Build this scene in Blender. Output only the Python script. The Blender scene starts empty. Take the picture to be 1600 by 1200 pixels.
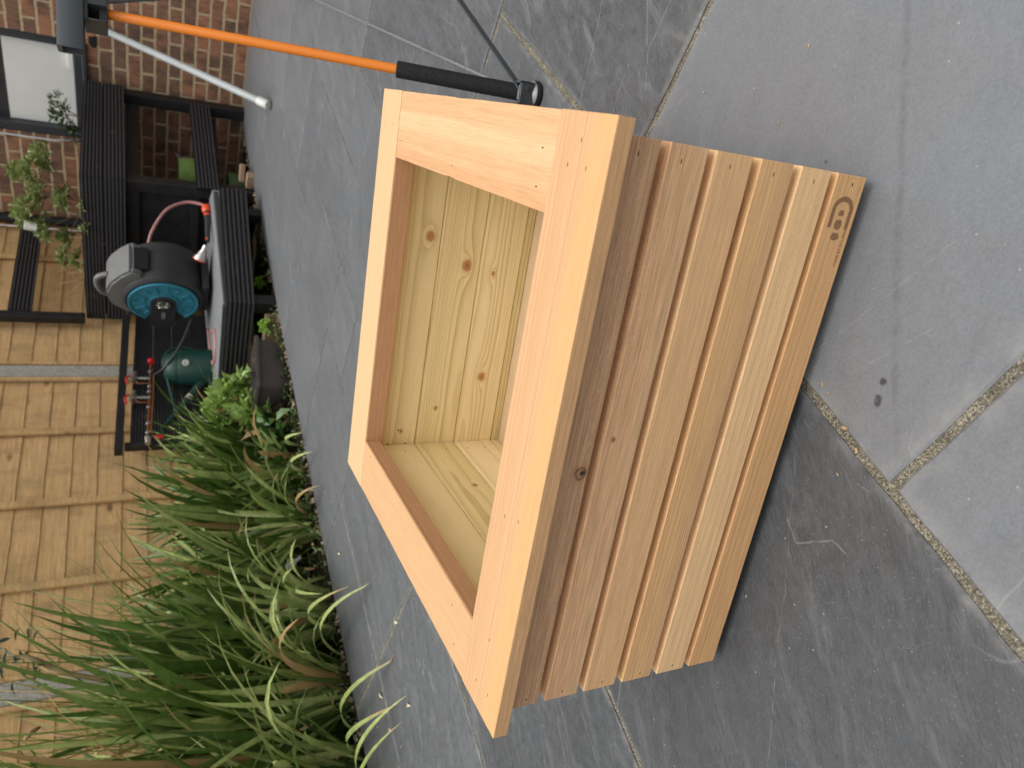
import bpy, bmesh, math, random
from mathutils import Matrix, Vector, noise
R = math.radians
random.seed(7)
scn = bpy.context.scene
col = scn.collection

# ------------------------------------------------------------------ camera
cam_d = bpy.data.cameras.new('camera'); cam = bpy.data.objects.new('camera', cam_d); col.objects.link(cam)
right = Vector((0.70379, 0.71036, -0.00792)); up = Vector((-0.32083, 0.32776, 0.88862)); fwd = Vector((-0.63384, 0.62286, -0.45858))
cx, cy, cz = (-up).normalized(), right.normalized(), (-fwd).normalized()      # the phone was held on its side
cam.matrix_world = Matrix(((cx.x, cy.x, cz.x, 0.57864), (cx.y, cy.y, cz.y, -0.61581), (cx.z, cy.z, cz.z, 0.62844), (0, 0, 0, 1)))
cam_d.sensor_width = 36; cam_d.lens = 1128.05/1600*36; cam_d.clip_end = 200; cam_d.clip_start = 0.02
cam_d.dof.use_dof = True; cam_d.dof.focus_distance = 0.88; cam_d.dof.aperture_fstop = 8.0
scn.camera = cam

# ------------------------------------------------------------------ sky and sun (bright overcast)
SUN_EL, SUN_AZ = 78, 110
w = bpy.data.worlds.new('World'); scn.world = w; w.use_nodes = True
wn = w.node_tree; wn.nodes.clear()
sky = wn.nodes.new('ShaderNodeTexSky'); sky.sky_type = 'NISHITA'; sky.sun_disc = False
sky.sun_elevation = R(SUN_EL); sky.sun_rotation = R(SUN_AZ); sky.dust_density = 4.0; sky.air_density = 1.0; sky.ozone_density = 1.0
hs = wn.nodes.new('ShaderNodeHueSaturation'); hs.inputs['Saturation'].default_value = 0.12
bg = wn.nodes.new('ShaderNodeBackground'); bg.inputs['Strength'].default_value = 0.15
out = wn.nodes.new('ShaderNodeOutputWorld')
# overcast dome: brightest overhead, dim towards the horizon
tcw = wn.nodes.new('ShaderNodeTexCoord'); sp_ = wn.nodes.new('ShaderNodeSeparateXYZ'); mr = wn.nodes.new('ShaderNodeMapRange'); mm = wn.nodes.new('ShaderNodeMix'); mm.data_type = 'RGBA'; mm.blend_type = 'MULTIPLY'
wn.links.new(tcw.outputs['Generated'], sp_.inputs[0]); wn.links.new(sp_.outputs[2], mr.inputs[0])
mr.inputs[1].default_value = 0.0; mr.inputs[2].default_value = 1.0; mr.inputs[3].default_value = 0.66; mr.inputs[4].default_value = 1.44
mm.inputs[0].default_value = 1.0
wn.links.new(sky.outputs[0], hs.inputs['Color']); wn.links.new(hs.outputs[0], mm.inputs[6]); wn.links.new(mr.outputs[0], mm.inputs[7]); wn.links.new(mm.outputs[2], bg.inputs['Color']); wn.links.new(bg.outputs[0], out.inputs['Surface'])
sd = bpy.data.lights.new('sun', 'SUN'); sd.energy = 0.7; sd.angle = R(45); sd.color = (1.0, 0.96, 0.9)
so = bpy.data.objects.new('sun', sd); col.objects.link(so)
az, el = R(SUN_AZ), R(SUN_EL)
sdir = Vector((math.sin(az)*math.cos(el), math.cos(az)*math.cos(el), math.sin(el)))   # towards the sun
so.rotation_euler = sdir.to_track_quat('Z', 'Y').to_euler()
scn.view_settings.view_transform = 'Standard'; scn.view_settings.look = 'None'
scn.view_settings.exposure = 0.34; scn.view_settings.gamma = 1

# ------------------------------------------------------------------ object helpers
WM = {}
def tag(o, label=None, cat=None, group=None, kind=None):
    if label: o['label'] = label
    if cat: o['category'] = cat
    if group: o['group'] = group
    if kind: o['kind'] = kind
    return o
def thing(name, loc, rz, label, cat, group=None):
    o = bpy.data.objects.new(name, None); col.objects.link(o)
    o.location = loc; o.rotation_euler = (0, 0, rz); o.empty_display_size = 0.05
    WM[o] = Matrix.Translation(Vector(loc)) @ Matrix.Rotation(rz, 4, 'Z')
    return tag(o, label, cat, group)
def mesh_obj(name, bm, mats, parent=None, M=None, world=False, smooth=False, label=None):
    """M: placement of the mesh in its parent's frame; world=True: the mesh was built in world coordinates"""
    me = bpy.data.meshes.new(name)
    base = WM.get(parent, Matrix.Identity(4)) if parent else Matrix.Identity(4)
    if world and parent:
        bm.transform(base.inverted())
    bm.normal_update()
    bm.to_mesh(me); bm.free()
    if not isinstance(mats, (list, tuple)): mats = [mats]
    for m in mats: me.materials.append(m)
    if smooth:
        for p in me.polygons: p.use_smooth = True
    o = bpy.data.objects.new(name, me); col.objects.link(o)
    if parent: o.parent = parent
    M = M or Matrix.Identity(4)
    o.matrix_basis = M
    WM[o] = base @ M
    if label: o['label'] = label
    return o
def smooth_by_angle(o, ang=40):
    me = o.data
    for p in me.polygons: p.use_smooth = True
    bm = bmesh.new(); bm.from_mesh(me)
    for e in bm.edges:
        if len(e.link_faces) == 2 and e.calc_face_angle(0) > R(ang): e.smooth = False
    bm.to_mesh(me); bm.free()
    return o
def V(*a): return Vector(a)
def NB(): return bmesh.new()
def box(bm, lo, hi, M=None, mi=0, bev=0):
    vs = []
    for z in (lo[2], hi[2]):
        for x, y in ((lo[0], lo[1]), (hi[0], lo[1]), (hi[0], hi[1]), (lo[0], hi[1])):
            v = Vector((x, y, z)); vs.append(bm.verts.new(M @ v if M else v))
    fs = [bm.faces.new([vs[i] for i in q]) for q in ((3,2,1,0),(4,5,6,7),(0,1,5,4),(1,2,6,5),(2,3,7,6),(3,0,4,7))]
    for f in fs: f.material_index = mi
    if bev:
        es = list({e for f in fs for e in f.edges})
        bmesh.ops.bevel(bm, geom=es, offset=bev, segments=1, affect='EDGES', clamp_overlap=True)
    return fs
def frame_from(d):
    d = Vector(d).normalized(); a = Vector((0,0,1)) if abs(d.z) < 0.9 else Vector((1,0,0))
    u = d.cross(a).normalized(); v = d.cross(u).normalized(); return u, v
def tube(bm, pts, r, n=10, caps=True, mi=0):
    pts = [Vector(p) for p in pts]; rings = []
    rr = r if isinstance(r, (list, tuple)) else [r]*len(pts)
    u, v = frame_from(pts[1]-pts[0])
    for i, p in enumerate(pts):
        d = (pts[min(i+1, len(pts)-1)] - pts[max(i-1, 0)]).normalized()
        u = (u - d*u.dot(d)).normalized(); v = d.cross(u).normalized()
        rings.append([bm.verts.new(p + (u*math.cos(2*math.pi*k/n) + v*math.sin(2*math.pi*k/n))*rr[i]) for k in range(n)])
    for a, b in zip(rings, rings[1:]):
        for k in range(n):
            f = bm.faces.new((a[k], a[(k+1)%n], b[(k+1)%n], b[k])); f.material_index = mi
    if caps:
        f = bm.faces.new(rings[0][::-1]); f.material_index = mi
        f = bm.faces.new(rings[-1]); f.material_index = mi
    return rings
def bez(pts, n=8):
    pts = [V(*p) for p in pts]; o = []
    for i in range(len(pts)-1):
        p0 = pts[max(i-1, 0)]; p1, p2 = pts[i], pts[i+1]; p3 = pts[min(i+2, len(pts)-1)]
        for k in range(n):
            t = k/n; o.append(.5*((2*p1)+(p2-p0)*t+(2*p0-5*p1+4*p2-p3)*t*t+(3*p1-p0-3*p2+p3)*t**3))
    return o+[pts[-1]]
def lathe(bm, prof, M=None, n=24, mi=0):
    """prof: (r, z) along local z"""
    M = M or Matrix.Identity(4); rings = []
    for r_, z in prof:
        if r_ < 1e-6: rings.append([bm.verts.new(M @ Vector((0,0,z)))])
        else: rings.append([bm.verts.new(M @ Vector((r_*math.cos(2*math.pi*k/n), r_*math.sin(2*math.pi*k/n), z))) for k in range(n)])
    for a, b in zip(rings, rings[1:]):
        for k in range(n):
            k2 = (k+1) % n
            if len(a) == 1 and len(b) > 1: f = bm.faces.new((a[0], b[k2], b[k]))
            elif len(b) == 1 and len(a) > 1: f = bm.faces.new((a[k], a[k2], b[0]))
            elif len(a) > 1: f = bm.faces.new((a[k], a[k2], b[k2], b[k]))
            else: continue
            f.material_index = mi
def axis_M(o, zdir, xdir=None):
    z = Vector(zdir).normalized()
    if xdir is None: x, _ = frame_from(z)
    else: x = Vector(xdir)
    x = (x - z*x.dot(z)).normalized(); y = z.cross(x)
    return Matrix(((x.x,y.x,z.x,o[0]),(x.y,y.y,z.y,o[1]),(x.z,y.z,z.z,o[2]),(0,0,0,1)))
def prism(bm, poly, z0, z1, M=None, mi=0):
    """extrude 2D outline (x,y) from z0 to z1"""
    M = M or Matrix.Identity(4)
    a = [bm.verts.new(M @ Vector((x, y, z0))) for x, y in poly]; b = [bm.verts.new(M @ Vector((x, y, z1))) for x, y in poly]
    n = len(poly)
    fs = [bm.faces.new(a[::-1]), bm.faces.new(b)] + [bm.faces.new((a[i], a[(i+1)%n], b[(i+1)%n], b[i])) for i in range(n)]
    for f in fs: f.material_index = mi
    return fs

# ------------------------------------------------------------------ material helpers
class NT:
    def __init__(s, name, rough=0.6, spec=0.35):
        s.m = bpy.data.materials.new(name); s.m.use_nodes = True; s.t = s.m.node_tree; s.n = s.t.nodes; s.n.clear()
        s.bsdf = s.n.new('ShaderNodeBsdfPrincipled'); s.out = s.n.new('ShaderNodeOutputMaterial')
        s.l(s.bsdf.outputs[0], s.out.inputs[0]); s.bsdf.inputs['Roughness'].default_value = rough
        s.bsdf.inputs['Specular IOR Level'].default_value = spec
        s.tc = s.n.new('ShaderNodeTexCoord'); s.obj = s.tc.outputs['Object']
    def l(s, a, b): s.t.links.new(a, b)
    def set(s, sock, v):
        if hasattr(v, 'links') or isinstance(v, bpy.types.NodeSocket): s.l(v, sock)
        else:
            if sock.type == 'RGBA' and len(v) == 3: v = (*v, 1)
            sock.default_value = v
    def math(s, op, a, b=0.0, c=None, clamp=False):
        n = s.n.new('ShaderNodeMath'); n.operation = op; n.use_clamp = clamp
        s.set(n.inputs[0], a); s.set(n.inputs[1], b)
        if c is not None: s.set(n.inputs[2], c)
        return n.outputs[0]
    def vmath(s, op, a, b=(0,0,0)):
        n = s.n.new('ShaderNodeVectorMath'); n.operation = op; s.set(n.inputs[0], a); s.set(n.inputs[1], b)
        return n.outputs['Value'] if op in ('LENGTH', 'DISTANCE', 'DOT_PRODUCT') else n.outputs[0]
    def sep(s, v): n = s.n.new('ShaderNodeSeparateXYZ'); s.l(v, n.inputs[0]); return n.outputs
    def comb(s, x, y, z):
        n = s.n.new('ShaderNodeCombineXYZ'); s.set(n.inputs[0], x); s.set(n.inputs[1], y); s.set(n.inputs[2], z); return n.outputs[0]
    def noise(s, vec, scale=5, detail=2, rough=0.5, dist=0, out='Fac'):
        n = s.n.new('ShaderNodeTexNoise'); s.l(vec, n.inputs['Vector']); s.set(n.inputs['Scale'], scale)
        n.inputs['Detail'].default_value = detail; n.inputs['Roughness'].default_value = rough; n.inputs['Distortion'].default_value = dist
        return n.outputs[out]
    def voro(s, vec, scale, feature='F1', out='Distance', rnd=1.0):
        n = s.n.new('ShaderNodeTexVoronoi'); n.feature = feature; s.l(vec, n.inputs['Vector']); n.inputs['Scale'].default_value = scale
        n.inputs['Randomness'].default_value = rnd
        return n.outputs[out]
    def ramp(s, f, stops, interp='LINEAR'):
        n = s.n.new('ShaderNodeValToRGB'); s.l(f, n.inputs[0]); n.color_ramp.interpolation = interp
        els = n.color_ramp.elements
        while len(els) < len(stops): els.new(0.5)
        for e, (p, c) in zip(els, stops):
            e.position = p; e.color = (c, c, c, 1) if isinstance(c, (int, float)) else (*c, 1)
        return n.outputs[0]
    def rng(s, f, a, b, c=0.0, d=1.0):
        n = s.n.new('ShaderNodeMapRange'); s.set(n.inputs[0], f)
        for i, v in enumerate((a, b, c, d)): n.inputs[i+1].default_value = v
        return n.outputs[0]
    def mix(s, f, a, b, mode='MIX'):
        n = s.n.new('ShaderNodeMix'); n.data_type = 'RGBA'; n.blend_type = mode; n.clamp_factor = True
        s.set(n.inputs[0], f); s.set(n.inputs[6], a); s.set(n.inputs[7], b); return n.outputs[2]
    def attr(s, name, out='Fac'):
        n = s.n.new('ShaderNodeAttribute'); n.attribute_name = name; return n.outputs[out]
    def rand(s): n = s.n.new('ShaderNodeObjectInfo'); return n.outputs['Random']
    def bump(s, h, strength=0.3, dist=0.001):
        n = s.n.new('ShaderNodeBump'); n.inputs['Strength'].default_value = strength; n.inputs['Distance'].default_value = dist
        s.l(h, n.inputs['Height']); s.l(n.outputs[0], s.bsdf.inputs['Normal']); return n
    def color(s, c): s.set(s.bsdf.inputs['Base Color'], c)

def M_plain(name, c, rough=0.5, var=0.25, scale=8, bump=0.0, metal=0, spec=0.4):
    t = NT(name, rough, spec); f = t.noise(t.obj, scale, 4, 0.6)
    k = t.rng(f, 0.3, 0.7, 1-var, 1+var)
    t.color(t.mix(1.0, (*c, 1), t.comb(k, k, k), 'MULTIPLY')); t.bsdf.inputs['Metallic'].default_value = metal
    t.set(t.bsdf.inputs['Roughness'], t.rng(t.noise(t.obj, scale*3, 3), 0.3, 0.7, max(0, rough-0.1), rough+0.12))
    if bump: t.bump(t.noise(t.obj, scale*20, 4), bump, 0.002)
    return t.m

def M_wood(name, light, dark,  sp=0.004, pith=(0.02, -0.05), warp=0.003, contrast=1.0, fibre=0.35, knots=(), spots=(), fuzz=0.0,
           blot=0.25, wl=3.0, seed=0, sharp=3.0, rough=0.62, stripe=0.0, kdark=1.0, bands=()):
    """board frame: x along the grain, y across, z thickness; all sizes in metres"""
    t = NT(name, rough, 0.25)
    p = t.vmath('ADD', t.obj, (seed*3.17, 0, 0))
    x, y, z = t.sep(t.obj)
    long1 = t.vmath('MULTIPLY', p, (wl, 14, 14)); long2 = t.vmath('MULTIPLY', p, (wl*4, 50, 50))
    n1 = t.math('SUBTRACT', t.noise(long1, 1, 1), 0.5); n2 = t.math('SUBTRACT', t.noise(long2, 1, 2), 0.5)
    dy = t.math('SUBTRACT', y, pith[0]); dz = t.math('SUBTRACT', z, pith[1])
    r = t.math('SQRT', t.math('ADD', t.math('MULTIPLY', dy, dy), t.math('MULTIPLY', dz, dz)))
    r = t.math('ADD', r, t.math('MULTIPLY', n1, warp*4)); r = t.math('ADD', r, t.math('MULTIPLY', n2, warp))
    kmask = None
    for kx, ky, kr, amp in knots:
        ax = t.math('MULTIPLY', t.math('SUBTRACT', x, kx), 0.42); ay = t.math('SUBTRACT', y, ky)
        d2 = t.math('ADD', t.math('MULTIPLY', ax, ax), t.math('MULTIPLY', ay, ay))
        g = t.math('DIVIDE', kr*kr*1.5, t.math('ADD', d2, kr*kr*0.8))
        r = t.math('ADD', r, t.math('MULTIPLY', g, amp))
        ax2 = t.math('MULTIPLY', t.math('SUBTRACT', x, kx), 0.85)
        d = t.math('SQRT', t.math('ADD', t.math('MULTIPLY', ax2, ax2), t.math('MULTIPLY', ay, ay)))
        d = t.math('ADD', d, t.math('MULTIPLY', t.math('SUBTRACT', t.noise(t.vmath('MULTIPLY', p, (90,120,90)), 1, 2), 0.5), kr*0.7))
        k = t.rng(d, kr*0.75, kr*1.15, 1, 0)
        kk = (d, k, kr)
        kmask = (kmask or []) + [kk]
    # uneven ring widths
    r = t.math('ADD', r, t.math('MULTIPLY', t.math('SINE', t.math('MULTIPLY', r, 6.283/(sp*7.3))), sp*0.55))
    q = t.math('DIVIDE', r, sp); f = t.math('FRACT', q)
    late = t.math('POWER', f, sharp); edge = t.rng(f, 0.93, 1.0, 1, 0)
    late = t.math('MULTIPLY', late, edge)
    ringvar = t.noise(t.comb(t.math('MULTIPLY', t.math('FLOOR', q), 7.7), seed, 0.5), 1, 0)
    late = t.math('MULTIPLY', late, t.rng(ringvar, 0.3, 0.7, 0.35, 1.1))
    fib = t.noise(t.vmath('MULTIPLY', p, (22, 1500, 1500)), 1, 3, 0.6)
    fib2 = t.noise(t.vmath('MULTIPLY', p, (7, 260, 260)), 1, 2, 0.6)
    bl = t.noise(t.vmath('MULTIPLY', p, (2.2, 22, 22)), 1, 3, 0.55)
    c = t.mix(t.math('MULTIPLY', late, contrast, clamp=True), (*light, 1), (*dark, 1))
    mid = tuple((a*0.45+b*0.55) for a, b in zip(light, dark))
    c = t.mix(t.math('MULTIPLY', t.rng(bl, 0.35, 0.7), blot), c, (*mid, 1))
    c = t.mix(t.math('MULTIPLY', t.rng(fib2, 0.35, 0.7), stripe), c, (*mid, 1))
    for by0, by1, bs, bc in bands:
        wy = t.math('ADD', y, t.math('MULTIPLY', n1, 0.006))
        bk = t.math('MULTIPLY', t.rng(wy, by0-.003, by0+.003), t.rng(wy, by1-.003, by1+.003, 1, 0))
        c = t.mix(t.math('MULTIPLY', bk, bs), c, (*bc, 1))
    k = t.rng(fib, 0.3, 0.7, 1+fibre*0.35, 1-fibre*0.45)
    c = t.mix(1.0, c, t.comb(k, k, k), 'MULTIPLY')
    if fuzz:
        fz = t.noise(t.vmath('MULTIPLY', p, (260, 900, 900)), 1, 3, 0.7)
        c = t.mix(t.math('MULTIPLY', t.math('MULTIPLY', t.rng(fz, 0.5, 0.72), t.rng(bl, 0.4, 0.6)), fuzz), c, (min(1, light[0]*1.35), min(1, light[1]*1.35), min(1, light[2]*1.4), 1))
    h = t.math('ADD', t.math('MULTIPLY', late, 0.5), fib)
    for d, k, kr in (kmask or []):
        ring = t.math('FRACT', t.math('DIVIDE', d, kr*0.3))
        kc = t.mix(t.math('POWER', ring, 2), (dark[0]*0.7*kdark, dark[1]*0.52*kdark, dark[2]*0.55*kdark, 1), (dark[0]*0.42*kdark, dark[1]*0.28*kdark, dark[2]*0.28*kdark, 1))
        kc = t.mix(t.rng(d, 0, kr*0.45, 0.6, 0), kc, (dark[0]*0.25*kdark, dark[1]*0.15*kdark, dark[2]*0.14*kdark, 1))
        if kdark <= 1:
            kc = t.mix(t.rng(d, kr*0.72, kr*0.86), (light[0]*.62, light[1]*.55, light[2]*.5, 1), (.02, .012, .008, 1))
            kc = t.mix(t.rng(t.math('ADD', d, t.math('MULTIPLY', t.math('SUBTRACT', y, ky), .8)), kr*0.05, kr*0.38, 1, 0), kc, (.02, .012, .008, 1))
        halo = t.rng(d, kr*0.7, kr*2.0, 0.38, 0)
        c = t.mix(halo, c, (dark[0]*0.95, dark[1]*0.85, dark[2]*0.75, 1)); c = t.mix(k, c, kc)
    for sx, sy, sl, sw in spots:
        ax = t.math('DIVIDE', t.math('SUBTRACT', x, sx), sl); ay = t.math('DIVIDE', t.math('SUBTRACT', y, sy), sw)
        d = t.math('SQRT', t.math('ADD', t.math('MULTIPLY', ax, ax), t.math('MULTIPLY', ay, ay)))
        k = t.rng(d, 0.7, 1.2, 1, 0)
        c = t.mix(t.rng(d, 1.0, 3.0, 0.25, 0), c, (min(1, light[0]*1.2), min(1, light[1]*1.2), min(1, light[2]*1.25), 1))
        c = t.mix(k, c, (0.03, 0.018, 0.012, 1)); h = t.math('SUBTRACT', h, t.math('MULTIPLY', k, 3.0))
    t.color(c); t.bump(h, 0.5, 0.0005)
    return t.m

# ------------------------------------------------------------------ ground, paving, bed
MARKS = [('step', [(0.60, 0.0), (0.523, -0.072), (0.416, -0.17), (0.329, -0.25), (0.264, -0.311), (.22, -.36)]),
 ('scratch', [(0.194, -0.217), (0.25, -0.23), (0.325, -0.249), (0.398, -0.265), (0.424, -0.266)]), ('scratch', [(0.239, -0.273), (0.269, -0.282), (0.34, -0.307)]),
 ('scratch', [(0.155, -0.262), (0.113, -0.298), (0.063, -0.338), (0.008, -0.384), (-0.028, -0.407), (-0.088, -0.457), (-0.152, -0.51)]),
 ('vein', [(0.338, 0.435), (0.272, 0.409), (0.194, 0.386)]), ('vein', [(0.398, 0.272), (0.365, 0.271), (0.331, 0.273), (0.29, 0.24)]), ('vein', [(0.38, 0.321), (0.335, 0.281)]), ('vein', [(0.3, 0.302), (0.258, 0.298), (0.231, 0.29)]),
 ('scratch', [(-0.296, -0.291), (-0.287, -0.334), (-0.295, -0.419), (-0.298, -0.458)]), ('vein', [(-0.492, -0.292), (-0.5, -0.339), (-0.508, -0.384)]), ('vein', [(-0.577, -0.277), (-0.607, -0.349)]),
 ('scratch', [(0.164, -0.265), (0.16, -0.288)]), ('vein', [(0.071, -0.327), (0.062, -0.354), (0.103, -0.377), (0.106, -0.395)]), ('scratch', [(0.166, -0.352), (0.169, -0.358), (0.172, -0.368)]),
 ('spot', [(0.257, -0.301), (0.2575, -0.3015)]), ('spot', [(0.238, -0.312), (0.243, -0.309)])]
def M_slate():
    t = NT('slate', 0.5, 0.4)
    tone = t.attr('tone'); rough = t.attr('riven'); edge = t.attr('edge'); sx = t.attr('dirx')
    p = t.vmath('ADD', t.obj, t.comb(t.math('MULTIPLY', tone, 31.7), t.math('MULTIPLY', rough, 17.3), 0))
    x, y, z = t.sep(p)
    a = t.math('MULTIPLY', sx, 3.1416); ca = t.math('COSINE', a); sa = t.math('SINE', a)
    rx = t.math('ADD', t.math('MULTIPLY', x, ca), t.math('MULTIPLY', y, sa)); ry = t.math('SUBTRACT', t.math('MULTIPLY', y, ca), t.math('MULTIPLY', x, sa))
    pr = t.comb(rx, ry, 0)
    big = t.noise(pr, 3.0, 3, 0.55, 0.4)
    st = t.noise(t.comb(t.math('MULTIPLY', rx, 3), t.math('MULTIPLY', ry, 13), 0), 1, 5, 0.62, 1.2)
    fine = t.noise(p, 330, 3, 0.7)
    mott = t.noise(pr, 55, 4, 0.68)
    # riven ripples: thin curved steps across the slab
    rip = t.noise(t.comb(t.math('MULTIPLY', rx, 28), t.math('MULTIPLY', ry, 95), 0), 1, 4, 0.62, 1.4)
    v = t.math('ADD', t.math('MULTIPLY', t.math('SUBTRACT', big, 0.5), t.rng(rough, 0, 1, 0.28, 0.6)), t.math('MULTIPLY', t.math('SUBTRACT', st, 0.5), t.rng(rough, 0, 1, 0.22, 0.85)))
    v = t.math('ADD', v, t.math('MULTIPLY', t.math('SUBTRACT', mott, 0.5), t.rng(rough, 0, 1, 0.18, 1.0)))
    v = t.math('ADD', v, t.math('MULTIPLY', t.math('SUBTRACT', rip, 0.5), t.math('MULTIPLY', rough, 0.55)))
    v = t.math('ADD', v, t.math('MULTIPLY', t.math('SUBTRACT', fine, 0.5), 0.62))
    k = t.math('ADD', 1.0, v)
    b = t.math('MULTIPLY', tone, k)
    warm = t.noise(pr, 5, 3, 0.6)
    cc = t.comb(t.math('MULTIPLY', b, t.rng(warm, 0.35, 0.7, 0.955, 0.995)), t.math('MULTIPLY', b, 1.015), t.math('MULTIPLY', b, t.rng(warm, 0.35, 0.7, 1.075, 1.035)))
    # pale dusty bloom patches and veins
    vn = t.noise(t.comb(t.math('MULTIPLY', rx, 0.9), t.math('MULTIPLY', ry, 2.6), 0), 1, 5, 0.42); vein = t.math('ABSOLUTE', t.math('SUBTRACT', vn, 0.5)); vein = t.rng(vein, 0.0, 0.0016, 1, 0)
    vmask = t.rng(t.noise(p, 6, 2), 0.46, 0.62)
    cc = t.mix(t.math('MULTIPLY', t.math('MULTIPLY', vein, vmask), 0.4), cc, (0.3, 0.3, 0.29, 1))
    blo = t.math('MULTIPLY', t.rng(t.noise(t.comb(t.math('MULTIPLY', rx, 7), t.math('MULTIPLY', ry, 22), 3.0), 1, 6, 0.72, 0.8), 0.52, 0.78), t.rng(rough, 0, 1, 0.08, 0.5))
    cc = t.mix(blo, cc, (0.26, 0.26, 0.255, 1))
    # specks of grit
    sp1 = t.voro(p, 75, rnd=1.0); col1 = t.voro(p, 75, out='Color')
    sm = t.math('MULTIPLY', t.rng(sp1, 0.05, 0.10, 1, 0), t.rng(t.sep(col1)[0], 0.80, 0.83))
    cc = t.mix(t.math('MULTIPLY', sm, 0.45), cc, (0.5, 0.48, 0.44, 1))
    sp0 = t.voro(p, 210); col0 = t.voro(p, 210, out='Color')
    sm0 = t.math('MULTIPLY', t.rng(sp0, 0.10, 0.2, 1, 0), t.rng(t.sep(col0)[2], 0.86, 0.9))
    cc = t.mix(t.math('MULTIPLY', sm0, 0.22), cc, (0.45, 0.44, 0.42, 1))
    sp2 = t.voro(p, 26); col2 = t.voro(p, 26, out='Color')
    sm2 = t.math('MULTIPLY', t.rng(sp2, 0.05, 0.085, 1, 0), t.rng(t.sep(col2)[1], 0.86, 0.88))
    cc = t.mix(t.math('MULTIPLY', sm2, 0.55), cc, (0.03, 0.03, 0.03, 1))
    # scuffs: short pale scratches
    wv = t.noise(t.comb(t.math('MULTIPLY', ry, 60), t.math('MULTIPLY', rx, 700), 1.0), 1, 2, 0.5, 0.6)
    cc = t.mix(t.math('MULTIPLY', t.rng(wv, 0.72, 0.78), 0.3), cc, (0.4, 0.4, 0.39, 1))
    # individual cracks, a shallow step and scratches that these slabs carry
    wv1 = t.noise(t.obj, 38, 3, 0.6, out='Color'); wob = t.vmath('MULTIPLY', t.vmath('SUBTRACT', wv1, (.5, .5, .5)), (.007, .007, 0))
    wx, wy, _ = t.sep(t.vmath('ADD', t.obj, wob)); brk = t.noise(t.obj, 70, 3, 0.6)
    step = None
    for kind, pts in MARKS:
        dm = None
        for (ax, ay), (bx, by) in zip(pts, pts[1:]):
            L2 = (bx-ax)**2+(by-ay)**2; ux, uy = (bx-ax), (by-ay)
            px_, py_ = t.math('SUBTRACT', wx, ax), t.math('SUBTRACT', wy, ay)
            tt = t.math('DIVIDE', t.math('ADD', t.math('MULTIPLY', px_, ux), t.math('MULTIPLY', py_, uy)), L2, clamp=True)
            ex, ey = t.math('SUBTRACT', px_, t.math('MULTIPLY', tt, ux)), t.math('SUBTRACT', py_, t.math('MULTIPLY', tt, uy))
            dd = t.math('SQRT', t.math('ADD', t.math('MULTIPLY', ex, ex), t.math('MULTIPLY', ey, ey)))
            dm = dd if dm is None else t.math('MINIMUM', dm, dd)
        if kind == 'step':
            k = t.math('MULTIPLY', t.rng(dm, 0.0008, 0.0055, 0.27, 0), t.rng(brk, 0.35, 0.6, 0.3, 1)); cc = t.mix(k, cc, (0.05, 0.05, 0.053, 1)); step = k
        elif kind == 'scratch':
            k = t.math('MULTIPLY', t.rng(dm, 0.0002, 0.0007, 0.2, 0), t.rng(brk, 0.42, 0.55)); cc = t.mix(k, cc, (0.42, 0.42, 0.41, 1))
        elif kind == 'vein':
            k = t.math('MULTIPLY', t.rng(dm, 0.0004, 0.0014, 0.38, 0), t.rng(brk, 0.3, 0.5, 0.25, 1)); cc = t.mix(k, cc, (0.27, 0.275, 0.28, 1))
        else:
            cc = t.mix(t.math('MULTIPLY', t.rng(dm, 0.0022, 0.0045, 0.85, 0), t.rng(brk, 0.3, 0.5, 0.5, 1)), cc, (0.022, 0.022, 0.024, 1))
    # mortar residue along the joints
    e = t.math('MULTIPLY', t.math('POWER', edge, 1.6), t.math('MULTIPLY', t.rng(t.noise(p, 24, 4, 0.65), 0.38, 0.70, 0.0, 0.5), t.rng(t.sep(t.obj)[1], .5, 1.2, 1, .35)))
    cc = t.mix(e, cc, (0.30, 0.295, 0.275, 1))
    t.color(cc)
    t.set(t.bsdf.inputs['Roughness'], t.rng(mott, 0.3, 0.7, 0.42, 0.62))
    h = t.math('ADD', t.math('MULTIPLY', t.math('ADD', t.math('MULTIPLY', rip, 1.3), t.math('MULTIPLY', st, 2.0)), t.rng(rough, 0, 1, 0.12, 1.0)), t.math('MULTIPLY', fine, 0.2))
    h = t.math('ADD', h, t.math('MULTIPLY', mott, t.rng(rough, 0, 1, 0.2, 0.9)))
    t.bump(h, 0.6, 0.0022)
    return t.m
def M_mortar():
    t = NT('mortar', 0.9, 0.2)
    a = t.noise(t.obj, 420, 3, 0.8); b = t.noise(t.obj, 28, 3); c3 = t.voro(t.obj, 520, out='Color')
    c = t.ramp(a, [(0.34, (0.05, 0.042, 0.03)), (0.5, (0.2, 0.175, 0.13)), (0.66, (0.52, 0.47, 0.37))])
    c = t.mix(t.math('MULTIPLY', t.rng(b, 0.4, 0.7), 0.45), c, (0.07, 0.065, 0.04, 1))
    t.color(c); t.bump(a, 1.0, 0.003)
    return t.m
slate, mortar = M_slate(), M_mortar()
J = 0.0055
X0E = -1.872
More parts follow.
